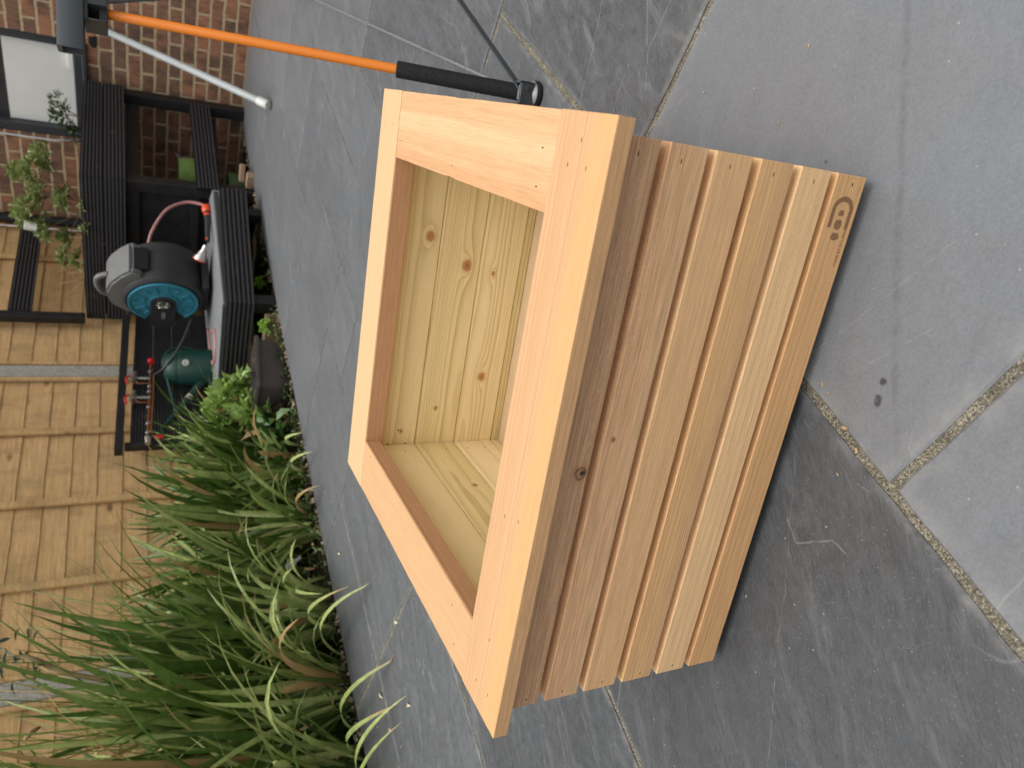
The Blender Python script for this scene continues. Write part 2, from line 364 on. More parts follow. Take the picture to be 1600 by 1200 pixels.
slabs = [ # x0,x1,y0,y1, tone, riven, grain direction
 (.188, 1.04, -.378, .195, .152, .03, .12), (.188, .77, -.97, -.378, .145, .05, .1), (.77, 1.35, -.97, -.378, .13, .3, .6), (1.04, 1.62, -.378, .195, .13, .3, .2),
 (-.40, .188, -.66, .195, .066, .5, .35), (-.40, .188, -1.24, -.66, .1, .3, .1), (-.95, -.40, -.59, .275, .076, .85, .40), (-.95, -.40, -1.24, -.59, .1, .5, .4),
 (-1.52, -.95, -.31, .275, .105, .8, .38), (-1.52, -.95, -1.24, -.31, .11, .5, .38), (X0E, -1.52, -.02, .275, .11, .6, .3), (X0E, -1.52, -.9, -.02, .11, .6, .5), (X0E, -1.52, -1.24, -.9, .11, .6, .5),
 (.188, .77, .195, .78, .086, .9, .42), (.77, 1.62, .195, .78, .1, .7, .42), (-.40, .188, .195, .78, .1, .5, .4), (-.915, -.40, .275, .88, .11, .5, .4),
 (-1.52, -.915, .275, .885, .112, .55, .45), (X0E, -1.52, .275, .885, .115, .5, .42),
 (-.915, -.32, .88, 1.45, .12, .5, .3), (-1.22, -.915, .885, 1.17, .12, .45, .5), (X0E, -1.22, .885, 1.455, .118, .55, .46), (-1.22, -.915, 1.17, 1.455, .125, .4, .4),
 (-.32, .30, .78, 1.69, .1, .7, .45), (.30, .9, .78, 1.36, .115, .6, .4), (.9, 1.62, .78, 1.36, .12, .5, .4), (.30, 1.2, 1.36, 1.95, .12, .5, .4),
 (-.59, -.32, 1.45, 1.69, .12, .4, .4), (-.915, -.59, 1.45, 2.07, .118, .5, .45), (-1.38, -.915, 1.455, 2.1, .12, .55, .47), (X0E, -1.38, 1.455, 2.1, .128, .5, .42),
 (-.59, .02, 1.69, 2.35, .125, .55, .44), (.02, .3, 1.69, 2.35, .12, .5, .4), (-1.1, -.59, 2.07, 2.36, .12, .5, .4), (-1.5, -1.1, 2.1, 2.77, .125, .5, .46), (X0E, -1.5, 2.1, 2.78, .13, .6, .4),
 (.3, .9, 1.95, 2.55, .13, .5, .4), (-1.1, -.36, 2.36, 2.95, .13, .55, .46), (-.36, .3, 2.35, 2.95, .135, .5, .44), (X0E, -1.5, 2.78, 3.7, .13, .6, .4), (-1.5, -1.1, 2.77, 3.35, .13, .55, .42),
 (-1.1, -.5, 2.95, 3.8, .14, .5, .42), (-.5, .3, 2.95, 3.5, .14, .5, .42), (-1.5, -1.1, 3.35, 4.28, .14, .5, .42), (-1.1, -.5, 3.8, 4.28, .14, .5, .4), (-.5, .3, 3.5, 4.28, .15, .5, .4), (X0E, -1.5, 3.7, 4.28, .13, .5, .4),
 (.3, .9, 2.55, 3.4, .14, .5, .4), (.3, .9, 3.4, 4.28, .14, .5, .4), (.9, 1.62, 1.95, 3.1, .14, .5, .4), (1.2, 1.62, 1.36, 1.95, .14, .5, .4), (.9, 1.62, 3.1, 4.28, .14, .5, .4)]
bm = NB(); lt = bm.faces.layers.float.new('tone'); lr = bm.faces.layers.float.new('riven'); ld = bm.faces.layers.float.new('dirx')
le = bm.verts.layers.float.new('edge')
def slab(x0, x1, y0, y1, tone, riv, dr):
    j0 = J*random.uniform(0.7, 1.25)*(.72 if y0 > .7 else 1)
    x0 += j0; x1 -= j0; y0 += j0; y1 -= j0
    pts = []
    def side(a, b, nx, ny):
        L = (Vector(b)-Vector(a)).length; n = max(3, int(L/0.018))
        for i in range(n):
            f = i/n; px, py = a[0]+(b[0]-a[0])*f, a[1]+(b[1]-a[1])*f
            d = (noise.noise((px*9, py*9, riv*5))*0.003 + noise.noise((px*45, py*45, 2.0))*0.0016)
            pts.append((px+nx*d, py+ny*d))
    side((x0, y0), (x1, y0), 0, 1); side((x1, y0), (x1, y1), 1, 0); side((x1, y1), (x0, y1), 0, 1); side((x0, y1), (x0, y0), 1, 0)
    cxm, cym = (x0+x1)/2, (y0+y1)/2; hx, hy = (x1-x0)/2, (y1-y0)/2
    dz = random.uniform(-0.0012, 0.0)
    rings = []
    for ins, z, e in ((0, -0.02, 1), (0, dz-0.0022, 1), (0.0025, dz, 1), ((0.03 if (x0 > .18 and y1 < .2) else .012), dz, 0)):
        rings.append([])
        for px, py in pts:
            nx_ = cxm + (px-cxm)*(hx-ins)/hx; ny_ = cym + (py-cym)*(hy-ins)/hy
            v = bm.verts.new((nx_, ny_, z)); v[le] = e; rings[-1].append(v)
    n = len(pts); fs = []
    for a, b in zip(rings, rings[1:]):
        for i in range(n): fs.append(bm.faces.new((a[i], a[(i+1)%n], b[(i+1)%n], b[i])))
    fs.append(bm.faces.new(rings[-1]))
    for f in fs: f[lt] = tone; f[lr] = riv; f[ld] = dr
for s in slabs: slab(*s)
for gx in range(3):
    for gy in range(6):
        slab(1.62+gx*.6, 2.22+gx*.6, -1.24+gy*.92, -.32+gy*.92, .13, .5, .4)
for gx in range(6):
    slab(X0E+gx*.85, X0E+.85+gx*.85, -2.1, -1.24, .13, .5, .4)
tag(mesh_obj('paving', bm, slate), kind='structure')
bm = NB(); box(bm, (X0E+0.002, -2.1, -0.06), (3.4, 4.29, -0.0042)); tag(mesh_obj('mortar_bed', bm, mortar), kind='structure')

def M_soil():
    t = NT('soil', 0.95, 0.1); a = t.noise(t.obj, 60, 5, 0.7); b = t.noise(t.obj, 9, 3)
    c = t.ramp(a, [(0.3, (0.012, 0.009, 0.006)), (0.55, (0.05, 0.036, 0.022)), (0.75, (0.17, 0.12, 0.07))])
    t.color(t.mix(t.rng(b, 0.4, 0.65, 0, 0.4), c, (0.03, 0.022, 0.014, 1))); t.bump(a, 1.0, 0.02); return t.m
soil = M_soil()
bm = NB()
nx, ny = 26, 130
gv = [[bm.verts.new((-2.99+ (X0E+2.99)*i/nx, -2.1+6.5*j/ny, -0.035+0.03*noise.noise((i*0.5, j*0.45, 0))+(0.02 if i > nx-3 else 0))) for j in range(ny+1)] for i in range(nx+1)]
for i in range(nx):
    for j in range(ny): bm.faces.new((gv[i][j], gv[i+1][j], gv[i+1][j+1], gv[i][j+1]))
tag(mesh_obj('flower_bed_soil', bm, soil, smooth=True), kind='structure')
bm = NB(); box(bm, (-60, -60, -0.5), (60, 60, -0.12)); tag(mesh_obj('ground', bm, soil), kind='structure')

# ------------------------------------------------------------------ the wooden planter
PR = R(23.57); PC = V(0, 0, 0)
PW, PD, PH, PT = 0.61, 0.620, 0.308, 0.0163
L0 = V(-PW/2, -PD/2, 0)
planter = thing('planter_box', (0, 0, 0), PR, 'square cedar planter box with wide flat rim, empty and pine lined, on the slate paving', 'planter')
planter.location = (0.01290, -0.01373, 0.01401); planter.scale = (.9777, .9777, .9777)
RIM_L, RIM_D = (0.66, 0.385, 0.185), (0.50, 0.25, 0.105)
def board(name, xa, xb, ya, yb, za, zb, mat, along='x', parent=planter, bev=0.0004, sub=0, **kw):
    """axis aligned board in planter coordinates (origin front left corner); the mesh frame runs x along the grain"""
    lo = V(min(xa, xb), min(ya, yb), min(za, zb)); hi = V(max(xa, xb), max(ya, yb), max(za, zb)); c = (lo+hi)/2; s = hi-lo
    if along == 'x' and kw.pop('face', 'top') == 'front': # width is z, thickness y
        A = Matrix(((1,0,0,0),(0,0,-1,0),(0,1,0,0),(0,0,0,1))); dims = (s.x, s.z, s.y)
    elif along == 'x': A = Matrix.Identity(4); dims = (s.x, s.y, s.z)
    elif along == 'y': A = Matrix(((0,-1,0,0),(1,0,0,0),(0,0,1,0),(0,0,0,1))); dims = (s.y, s.x, s.z)
    elif along == 'yv': A = Matrix(((0,0,1,0),(1,0,0,0),(0,1,0,0),(0,0,0,1))); dims = (s.y, s.z, s.x)
    elif along == 'z': A = Matrix(((0,1,0,0),(0,0,1,0),(1,0,0,0),(0,0,0,1))); dims = (s.z, s.x, s.y)
    b = NB(); h = [d/2 for d in dims]
    box(b, (-h[0], -h[1], -h[2]), (h[0], h[1], h[2]))
    # cut along the length so the long edges can be a little uneven
    n = max(2, int(dims[0]/0.012))
    es = [e for e in b.edges if abs((e.verts[0].co-e.verts[1].co).normalized().x) > 0.9]
    bmesh.ops.bevel(b, geom=list(b.edges), offset=bev, segments=1 if bev < .001 else 2, affect='EDGES', clamp_overlap=True)
    if dims[0] > 0.1:
        for i in range(1, n):
            xx = -h[0]+dims[0]*i/n
            bmesh.ops.bisect_plane(b, geom=b.verts[:]+b.edges[:]+b.faces[:], plane_co=(xx, 0, 0), plane_no=(1, 0, 0))
        sd = c.x*7+c.y*3+c.z*11
        for v in b.verts:
            if abs(v.co.y) > h[1]-bev*1.5 and abs(v.co.x) < h[0]-0.004:
                v.co.y += 0.00035*noise.noise((v.co.x*60, sd, v.co.y*3)) - math.copysign(max(0, noise.noise((v.co.x*35+9, sd*2, math.copysign(4, v.co.z)))-0.52)*0.004, v.co.y)
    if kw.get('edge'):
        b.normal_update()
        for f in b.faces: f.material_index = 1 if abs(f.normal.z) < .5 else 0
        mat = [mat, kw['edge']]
    o = mesh_obj(name, b, mat, parent, Matrix.Translation(c+L0) @ A, label=kw.get('label'))
    return smooth_by_angle(o, 25)
z0, z1 = PH-PT, PH
wf, wb, wl, wr = .0866, .0850, .0812, .0878
G = 0.0004
def nails(*a): return [(x, y, 0.0023, 0.0007) for x, y in a]
front_mat = M_wood('cedar_rim_front', (0.62, 0.375, 0.195), (0.46, 0.23, 0.10), 0.0034, (0.35, -0.25), 0.0016, 0.75, 0.3, blot=0.35, wl=1.2, seed=1, bands=[(-.044, -.012, .55, (.64, .37, .145)), (.012, .026, .3, (.56, .31, .14))], stripe=0.22,
                   spots=nails((-.278, .012), (-.272, -.017), (-.215, .0), (.262, .018), (.262, -.012), (-.076,.015),(-.066,-.012), (.283, .003)))
back_mat = M_wood('cedar_rim_back', (0.66, 0.44, 0.235), (0.55, 0.32, 0.14), 0.0042, (0.3, -0.2), 0.001, 0.55, 0.25, blot=0.2, wl=1.0, seed=2, stripe=0.2, spots=nails((.255, .02), (.26, -.018), (-.27, 0.01)))
left_mat = M_wood('cedar_rim_left', (0.61, 0.375, 0.19), (0.48, 0.26, 0.115), 0.0038, (-0.28, -0.18), 0.001, 0.6, 0.28, blot=0.3, wl=1.0, seed=3, stripe=0.3, spots=nails((.19, -.03), (-.19, .02), (-.17,-.02)))
right_mat = M_wood('cedar_rim_right', (0.64, 0.39, 0.20), (0.50, 0.26, 0.12), 0.013, (-0.052, 0.004), 0.004, 0.5, 0.4, blot=0.55, wl=2.0, seed=4, fuzz=0.25, sharp=2.0, bands=[(.029, .06, .55, (.56, .29, .135)), (-.02, .004, .3, (.78, .55, .32))], spots=nails((.205, .02), (.01, .03), (-.2, .024), (-.2,-.01)))
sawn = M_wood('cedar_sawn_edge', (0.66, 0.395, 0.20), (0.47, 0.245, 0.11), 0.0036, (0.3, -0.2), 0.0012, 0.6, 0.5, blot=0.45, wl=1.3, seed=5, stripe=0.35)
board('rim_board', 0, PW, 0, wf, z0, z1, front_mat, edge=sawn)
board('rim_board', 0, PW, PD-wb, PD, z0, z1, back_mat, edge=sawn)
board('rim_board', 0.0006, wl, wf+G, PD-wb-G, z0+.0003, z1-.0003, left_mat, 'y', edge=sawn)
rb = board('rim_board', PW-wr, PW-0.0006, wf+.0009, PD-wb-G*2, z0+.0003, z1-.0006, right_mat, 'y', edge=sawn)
# inner lining under the rim (dark reddish cut edges show as the rim's inside faces)
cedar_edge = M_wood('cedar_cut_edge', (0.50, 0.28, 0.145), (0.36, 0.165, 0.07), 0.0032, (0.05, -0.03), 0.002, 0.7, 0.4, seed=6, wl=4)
board('rim_trim', wl+.0004, PW-wr-.0004, PD-wb-.0012, PD-wb+.012, z0-.012, z1-.0012, cedar_edge, 'x')
board('rim_trim', wl-.012, wl+.0012, wf+.0, PD-wb-.0016, z0-.008, z1-.0012, cedar_edge, 'yv')
# front slats
sl_z = [(0.0005, .0405), (.0495, .0890), (.0990, .1392), (.1495, .1910), (.2003, .2408), (.2505, .2910)]
SX0, SX1, SY0, SYT = .0155, .5985, .0170, .0165
smats = [
 M_wood('cedar_slat_striped', (0.76, 0.455, 0.215), (0.42, 0.195, 0.075), 0.0047, (0.30, -0.03), 0.0006, 1.0, 0.45, blot=0.3, wl=0.8, seed=11, sharp=4, stripe=0.25, spots=[(.283,-.003,.002,.0009)]),
 M_wood('cedar_slat_pale', (0.88, 0.61, 0.32), (0.68, 0.31, 0.145), 0.012, (-0.06, -0.05), 0.003, 0.6, 0.45, blot=0.5, wl=1.0, seed=12, fuzz=0.6, stripe=0.35, spots=nails((-.283,-.002),(.28,0))),
 M_wood('cedar_slat_lined', (0.80, 0.505, 0.24), (0.44, 0.17, 0.07), 0.0040, (0.34, -0.02), 0.0006, 1.0, 0.45, blot=0.35, wl=0.8, seed=13, sharp=4, stripe=0.3, spots=nails((-.283,-.004),(.28,.002)), bands=[(-.025,-.006,.35,(.55,.34,.2))]),
 M_wood('cedar_slat_plain', (0.80, 0.51, 0.26), (0.50, 0.20, 0.09), 0.0125, (-0.11, -0.05), 0.0022, 0.8, 0.5, blot=0.45, wl=1.0, seed=14, fuzz=0.5, sharp=8, stripe=0.4, spots=nails((-.283,-.002),(.28,.003))),
 M_wood('cedar_slat_pinkish', (0.76, 0.48, 0.26), (0.50, 0.215, 0.105), 0.0036, (-0.16, -0.06), 0.0022, 0.5, 0.8, blot=0.55, wl=1.2, seed=15, fuzz=0.75, stripe=0.55, spots=nails((-.283,0),(.278,.006)), knots=[(.022, .010, .0024, .001)], bands=[(-.022,-.010,.4,(.66,.45,.25))]),
 M_wood('cedar_slat_brown', (0.66, 0.42, 0.24), (0.38, 0.165, 0.085), 0.0034, (0.13, -0.06), 0.002, 0.55, 0.85, blot=0.7, wl=1.4, seed=16, fuzz=0.5, stripe=0.65, spots=nails((-.283,-.006),(.278,.0)), knots=[(-.012, -.0115, .0062, .006)])]
slats = []
for i, (za, zb) in enumerate(sl_z):
    o = board('slat', SX0, SX1, SY0, SY0+SYT, za, zb, smats[i], 'x', face='front', bev=0.0007)
    slats.append(o)
for (xa, xb, ya, yb, al) in ((SX0+.0008, SX0+.0008+SYT, SY0+SYT, PD-.0335, 'yv'), (SX1-.0008-SYT, SX1-.0008, SY0+SYT, PD-.0335, 'yv')):
    for i, (za, zb) in enumerate(sl_z): board('slat', xa, xb, ya+.0005, yb-.0005, za, zb, smats[(i+2) % 6], al, bev=0.0007)
for i, (za, zb) in enumerate(sl_z): board('slat', SX0, SX1, PD-.017-SYT, PD-.017, za, zb, smats[(i+4) % 6], 'x', face='front', bev=0.0007)
# backing frame between slats and lining
back_wood = M_wood('backing_batten', (0.72, 0.50, 0.29), (0.55, 0.34, 0.18), 0.004, (0.0, -0.2), 0.001, 0.4, 0.3, seed=31)
board('backing_panel', SX0+.018, SX1-.018, SY0+SYT+.0005, .0438, .001, z0-.0006, back_wood, 'x', face='front')
board('backing_panel', SX0+.018, SX1-.018, PD-.0588, PD-.017-SYT-.0005, .001, z0-.0006, back_wood, 'x', face='front')
# pressure treated pine lining
def pine(seed, knots=(), spots=(), sp=0.0038, pith=(0.06, -0.02), warp=0.003, contrast=1.0, wl=2.0):
    g = random.Random(seed).uniform(.86, 1.1)
    return M_wood('pine_lining', (0.84*g, 0.70*g, 0.395*g*g), (0.49*g, 0.34*g, 0.13*g), sp, pith, warp, contrast, 0.2, knots, spots, blot=0.3, wl=wl, seed=seed, sharp=2.6, rough=0.55, kdark=1.55)
lz = [(.2186, z0-.001), (.1476, .2179), (.0766, .1469), (.0622, .0759)]
YB = .5490; XL = .0665
pk = [dict(knots=[(.112, -.019, .0070, .007), (-.212, -.01, .0026, .002)], spots=[(-.21, -.005, .0016, .0015), (-.235, -.02, .0016, .0015), (-.235, .01, .0016, .0015)], pith=(-.02, -.03)),
      dict(knots=[(.071, -.014, .0078, .008), (-.172, .006, .0035, .004)], spots=[(-.24, -.01, .0014, .0013), (-.24, .015, .0014, .0013)], pith=(-.03, -.03)),
      dict(knots=[(.062, .010, .0034, .004), (-.116, .002, .0062, .006)], spots=[(-.24, -.01, .0014, .0013)], pith=(.02, -.02)),
      dict(knots=[], spots=[])]
for i, (za, zb) in enumerate(lz):
    board('lining_board', XL-.012, PW-.0600, YB, YB+.0116, za, zb, pine(40+i, **pk[i]), 'x', face='front', bev=0.0011)
    board('lining_board', XL-.012, XL, .046, YB-.0004, za, zb, pine(50+i, knots=([(.10, -.012, .004, .006)] if i == 1 else []), sp=(.0038 if i == 0 else .012), pith=((0, -.35) if i == 0 else (0.008, -.012)), warp=(.0008 if i == 0 else .006), contrast=0.85, spots=[(.225, .02, .0016, .0015), (.225, -.012, .0016, .0015)]), 'yv', bev=0.0011)
    board('lining_board', PW-.0595, PW-.0475, .046, YB+.0116, za, zb, pine(60+i), 'yv', bev=0.0011)
    board('lining_board', XL+.0004, PW-.0600, .0445, .0565, za, zb, pine(70+i), 'x', face='front', bev=0.0011)
floor_w = M_wood('cedar_floor', (0.52, 0.37, 0.22), (0.42, 0.28, 0.16), 0.005, (0.0, -0.2), 0.002, 0.4, 0.2, seed=81)
for i in range(5):
    ya = .057+i*.1; board('floor_board', XL-.01, PW-.0500, ya, ya+.0997, .044, .0618, floor_w, 'x', bev=0.0004)
foot_w = M_plain('dark_foot', (.03, .025, .02), .8)
for fx, fy in ((.06, .06), (.51, .06), (.06, .52), (.51, .52)):
    b = NB(); box(b, (-.02, -.02, -.0143), (.02, .02, .001), bev=.001); mesh_obj('foot', b, foot_w, planter, Matrix.Translation(L0 + V(fx+.02, fy+.02, 0)))
board('base_panel', .04, PW-.04, .046, PD-.062, .0012, .012, back_wood, 'x')
# burnt-in maker's mark on the lowest front slat (planter front-face coordinates u, z)
mark = NB()
def fpt(u, z): return V(u-PW/2, SY0-0.00015-PD/2, z)
def mark_poly(pts):
    vs = [mark.verts.new(fpt(u, z)) for u, z in pts]; vb = [mark.verts.new(fpt(u, z)+V(0, .0006, 0)) for u, z in pts]; n = len(vs)
    mark.faces.new(vs)
    for i in range(n): mark.faces.new((vs[i], vb[i], vb[(i+1)%n], vs[(i+1)%n]))
cu, cz_ = .5655, .0205      # centre of the arch's round end; it opens to the left
outer, inner = .0142, .0094
def arc(r, a0, a1, n=14, ku=1.0): return [(cu + ku*r*math.cos(R(a0+(a1-a0)*i/n)), cz_ + r*math.sin(R(a0+(a1-a0)*i/n))) for i in range(n+1)]
o_ = [(.5480, cz_+outer)] + arc(outer, 90, -90, ku=.92) + [(.5480, cz_-outer)]
i_ = [(.5480, cz_+inner)] + arc(inner, 90, -90, ku=.85) + [(.5480, cz_-inner)]
for k in range(len(o_)-1): mark_poly([o_[k], o_[k+1], i_[k+1], i_[k]][::-1])
mark_poly([(.5600, cz_+.0034), (.5600, cz_-.0034), (.5632, cz_-.0036), (.5655, cz_-.0018), (.5655, cz_+.0018), (.5632, cz_+.0036)])
mark_poly([(.5515+.0050*math.cos(a*math.pi/10), cz_+.0003+.0052*math.sin(a*math.pi/10)) for a in range(20)])
mark_poly([(.5435, cz_+.0035), (.5435, cz_-.0040), (.5412, cz_-.0052), (.5385, cz_-.0062), (.5366, cz_-.0030), (.5360, cz_), (.5366, cz_+.0030), (.5385, cz_+.0060), (.5412, cz_+.0046)])
burn = M_plain('burnt_wood', (0.27, 0.14, 0.068), 0.75, 0.3, 300)
mo = mesh_obj('maker_mark', mark, burn, slats[0], (WM[slats[0]].inverted() @ WM[planter]))
cu_d = bpy.data.curves.new('t', 'FONT'); cu_d.body = 'MADE BY OLI 2026'; cu_d.size = 0.0048; cu_d.extrude = 0.0003; cu_d.space_character = 1.12
to = bpy.data.objects.new('t', cu_d); col.objects.link(to)
bpy.context.view_layer.update()
tme = bpy.data.meshes.new_from_object(to.evaluated_get(bpy.context.evaluated_depsgraph_get()))
bpy.data.objects.remove(to)
tb = NB(); tb.from_mesh(tme); xs = [v.co.x for v in tb.verts]; sc_ = .0365/(max(xs)-min(xs)); x_m = min(xs)
for v in tb.verts: v.co = V((v.co.x-x_m)*sc_ + .5110 - PW/2, SY0-.00003-PD/2 - v.co.z, v.co.y*sc_*1.0 + .0072)
mesh_obj('lettering', tb, burn, slats[0], (WM[slats[0]].inverted() @ WM[planter]))

# ------------------------------------------------------------------ house wall with window
def M_brick():
    t = NT('brick', 0.85, 0.15)
    x, y, z = t.sep(t.obj)
    wob = t.noise(t.obj, 9, 3); wob2 = t.noise(t.vmath('ADD', t.obj, (5, 3, 1)), 14, 3)
    u = t.math('ADD', t.math('ADD', x, y), t.math('MULTIPLY', t.math('SUBTRACT', wob, 0.5), 0.022)); v = t.math('ADD', z, t.math('MULTIPLY', t.math('SUBTRACT', wob2, 0.5), 0.014))
    n = t.n.new('ShaderNodeTexBrick'); t.l(t.comb(u, v, 0), n.inputs['Vector']); n.inputs['Scale'].default_value = 1
    n.offset = 0.5; n.offset_frequency = 2; n.inputs['Brick Width'].default_value = 0.215; n.inputs['Row Height'].default_value = 0.0755
    n.inputs['Mortar Size'].default_value = 0.0082; n.inputs['Mortar Smooth'].default_value = 0.25; n.inputs['Bias'].default_value = 0.0
    n.inputs['Color1'].default_value = (0.41, 0.19, 0.11, 1); n.inputs['Color2'].default_value = (0.21, 0.125, 0.085, 1); n.inputs['Mortar'].default_value = (0.5, 0.36, 0.2, 1)
    fire = t.noise(t.vmath('MULTIPLY', t.obj, (1, 1, 0.7)), 11, 4, 0.6)
    c = t.mix(t.rng(fire, 0.46, 0.64, 0, 0.75), n.outputs['Color'], (0.11, 0.075, 0.058, 1))
    st = t.noise(t.vmath('MULTIPLY', t.obj, (130, 130, 12)), 1, 3, 0.6); k = t.rng(st, 0.3, 0.7, 0.68, 1.35)
    c = t.mix(1.0, c, t.comb(k, k, k), 'MULTIPLY')
    g = t.noise(t.obj, 60, 4, 0.7)
    mc = t.ramp(g, [(0.3, (0.40, 0.29, 0.18)), (0.6, (0.62, 0.48, 0.30))])
    c = t.mix(n.outputs['Fac'], c, mc)
    t.color(c); t.bump(t.math('ADD', t.math('MULTIPLY', n.outputs['Fac'], -0.9), t.math('MULTIPLY', st, 0.35)), 0.8, 0.008)
    return t.m
brick = M_brick()
WY = 4.305
house = thing('house_wall', (-1.0, WY, 0), 0, 'brown and red brick house wall with pale mortar and a dark framed window', 'wall')
WX0, WX1, WZ0, WZ1 = -2.155, -1.515, 0.915, 1.95
bm = NB()
for lo, hi in (((-2.80, WY, -.12), (WX0, WY+.22, 2.7)), ((WX1, WY, -.12), (3.4, WY+.22, 2.7)), ((WX0, WY, -.12), (WX1, WY+.22, WZ0)), ((WX0, WY, WZ1), (WX1, WY+.22, 2.7))): box(bm, lo, hi)
bmesh.ops.remove_doubles(bm, verts=bm.verts[:], dist=1e-5)
mesh_obj('wall', bm, brick, house, world=True)
grey_frame = M_plain('grey_window_frame', (0.045, 0.05, 0.058), 0.35, 0.15, 6)
window = NB(); FW = 0.058
for lo, hi in (((WX0, WY+.02, WZ0), (WX0+FW, WY+.09, WZ1)), ((WX1-FW, WY+.02, WZ0), (WX1, WY+.09, WZ1)), ((WX0+FW, WY+.02, WZ0), (WX1-FW, WY+.09, WZ0+FW*.9)), ((WX0+FW, WY+.02, WZ1-FW), (WX1-FW, WY+.09, WZ1))): box(window, lo, hi, bev=.006)
box(window, (WX0+.002, WY-.03, WZ0-.022), (WX1-.002, WY+.03, WZ0+.004), bev=.005)
wo = mesh_obj('window', window, grey_frame, house, world=True)
gl = NT('window_glass', 0.06, 0.5); gl.color((0.035, 0.04, 0.045, 1)); bm = NB(); box(bm, (WX0+FW, WY+.075, WZ0+FW*.9), (WX1-FW, WY+.079, WZ1-FW)); mesh_obj('pane', bm, gl.m, wo, world=True)
white_board = M_plain('white_sheet', (0.84, 0.84, 0.79), 0.5, 0.05, 3)
bm = NB(); box(bm, (WX0+FW+.004, WY+.066, WZ0+FW*.9+.003), (WX1-FW-.004, WY+.074, 1.325)); mesh_obj('blind', bm, white_board, wo, world=True)
bm = NB(); box(bm, (-1.71, WY+.035, WZ0+.052), (WX1-FW-.003, WY+.062, WZ0+.082), bev=.003); mesh_obj('white_ledge', bm, white_board, wo, world=True)
black = M_plain('black_paint', (0.012, 0.012, 0.013), 0.45, 0.3, 20)
bm = NB(); M = axis_M((-1.495, WY-.004, .858), (0, -1, 0)); prism(bm, [(.032*math.cos(a)*(1+.35*math.sin(3*a+1)), .03*math.sin(a)*(1+.3*math.cos(2*a))) for a in [k*math.pi/8 for k in range(16)]], 0, .004, M); mesh_obj('vent_hole', bm, black, house, world=True)
# cable down the left of the window
white_cable = M_plain('white_cable', (0.6, 0.6, 0.58), 0.4, 0.1)
bm = NB(); tube(bm, [(-2.165, WY-.008, 1.95), (-2.168, WY-.008, 1.4), (-2.172, WY-.01, 1.1), (-2.15, WY-.012, .95)], .006, 8); tag(mesh_obj('cable', bm, white_cable, smooth=True), 'thin white cable running down the bricks beside the window frame', 'cable')
# black downpipe in the corner
bm = NB(); tube(bm, [(-2.762, WY-.045, -.05), (-2.762, WY-.045, 2.6)], .034, 16)
for z in (.6, 1.36, 2.2): lathe(bm, [(.034, z), (.041, z), (.041, z+.05), (.034, z+.05)], Matrix.Translation((-2.762, WY-.045, 0)), 16)
tag(smooth_by_angle(mesh_obj('drainpipe', bm, black)), 'black drainpipe in the corner between the brick wall and the fence', 'drainpipe')
# grey waste pipe from the wall to the paving
pvc = M_plain('grey_pvc', (0.36, 0.39, 0.385), 0.35, 0.06, 5)
pa, pb = V(-1.42, WY-.004, .80), V(-1.200, 3.20, .022)
wp = thing('waste_pipe', (pb.x, pb.y, 0), 0, 'long pale grey plastic waste pipe sloping from the brick wall down to the paving', 'pipe')
bm = NB(); tube(bm, [pa, pb], .0195, 20); smooth_by_angle(mesh_obj('pipe', bm, pvc, wp, world=True))
bm = NB(); d = (pa-pb).normalized(); lathe(bm, [(0, -.012), (.019, -.012), (.0235, -.006), (.0235, .055), (.0225, .06), (.0197, .062)], axis_M(pb+d*.004, d), 24); smooth_by_angle(mesh_obj('end_cap', bm, M_plain('white_pvc', (.6, .61, .58), .35, .05), wp, world=True))

# ------------------------------------------------------------------ fence
FX = -2.85
fence_wood = M_wood('fence_wood', (0.45, 0.285, 0.135), (0.27, 0.155, 0.065), 0.02, (0.03, -0.03), 0.012, 0.45, 0.3, blot=0.6, wl=2.5, seed=91, sharp=2.0, rough=0.8, stripe=0.3)
def M_fence_board():
    t = NT('fence_board', 0.85, 0.15)
    row = t.attr('row')
    p = t.vmath('ADD', t.obj, t.comb(0, t.math('MULTIPLY', row, 3.71), 0)); x, y, z = t.sep(p)
    bl = t.noise(t.comb(0, t.math('MULTIPLY', y, 3), t.math('MULTIPLY', z, 12)), 1, 3, 0.6)
    gr = t.noise(t.comb(0, t.math('MULTIPLY', y, 4), t.math('MULTIPLY', z, 75)), 1, 4, 0.65, 0.8)
    fi = t.noise(t.comb(0, t.math('MULTIPLY', y, 20), t.math('MULTIPLY', z, 700)), 1, 3, 0.6)
    c = t.ramp(gr, [(0.3, (0.52, 0.32, 0.135)), (0.5, (0.61, 0.39, 0.18)), (0.72, (0.68, 0.455, 0.23))])
    c = t.mix(t.rng(bl, 0.45, 0.72, 0, 0.6), c, (0.42, 0.27, 0.135, 1))
    # dark weather stains and knots
    s1 = t.noise(t.comb(0, t.math('MULTIPLY', y, 9), t.math('MULTIPLY', z, 3.2)), 1, 3, 0.6)
    c = t.mix(t.rng(s1, 0.50, 0.80, 0, 0.5), c, (0.12, 0.075, 0.04, 1))
    kx = t.voro(t.comb(0, t.math('MULTIPLY', y, 3.2), t.math('MULTIPLY', z, 6.5)), 1); kc = t.voro(t.comb(0, t.math('MULTIPLY', y, 3.2), t.math('MULTIPLY', z, 6.5)), 1, out='Color')
    km = t.math('MULTIPLY', t.rng(kx, 0.03, 0.13, 1, 0), t.rng(t.sep(kc)[0], 0.62, 0.66))
    c = t.mix(t.math('MULTIPLY', km, 0.8), c, (0.09, 0.05, 0.025, 1))
    k = t.rng(fi, 0.3, 0.7, 0.82, 1.15); c = t.mix(1.0, c, t.comb(k, k, k), 'MULTIPLY')
    t.color(c); t.bump(t.math('ADD', gr, t.math('MULTIPLY', fi, 0.5)), 0.6, 0.004); return t.m
fence_board = M_fence_board()
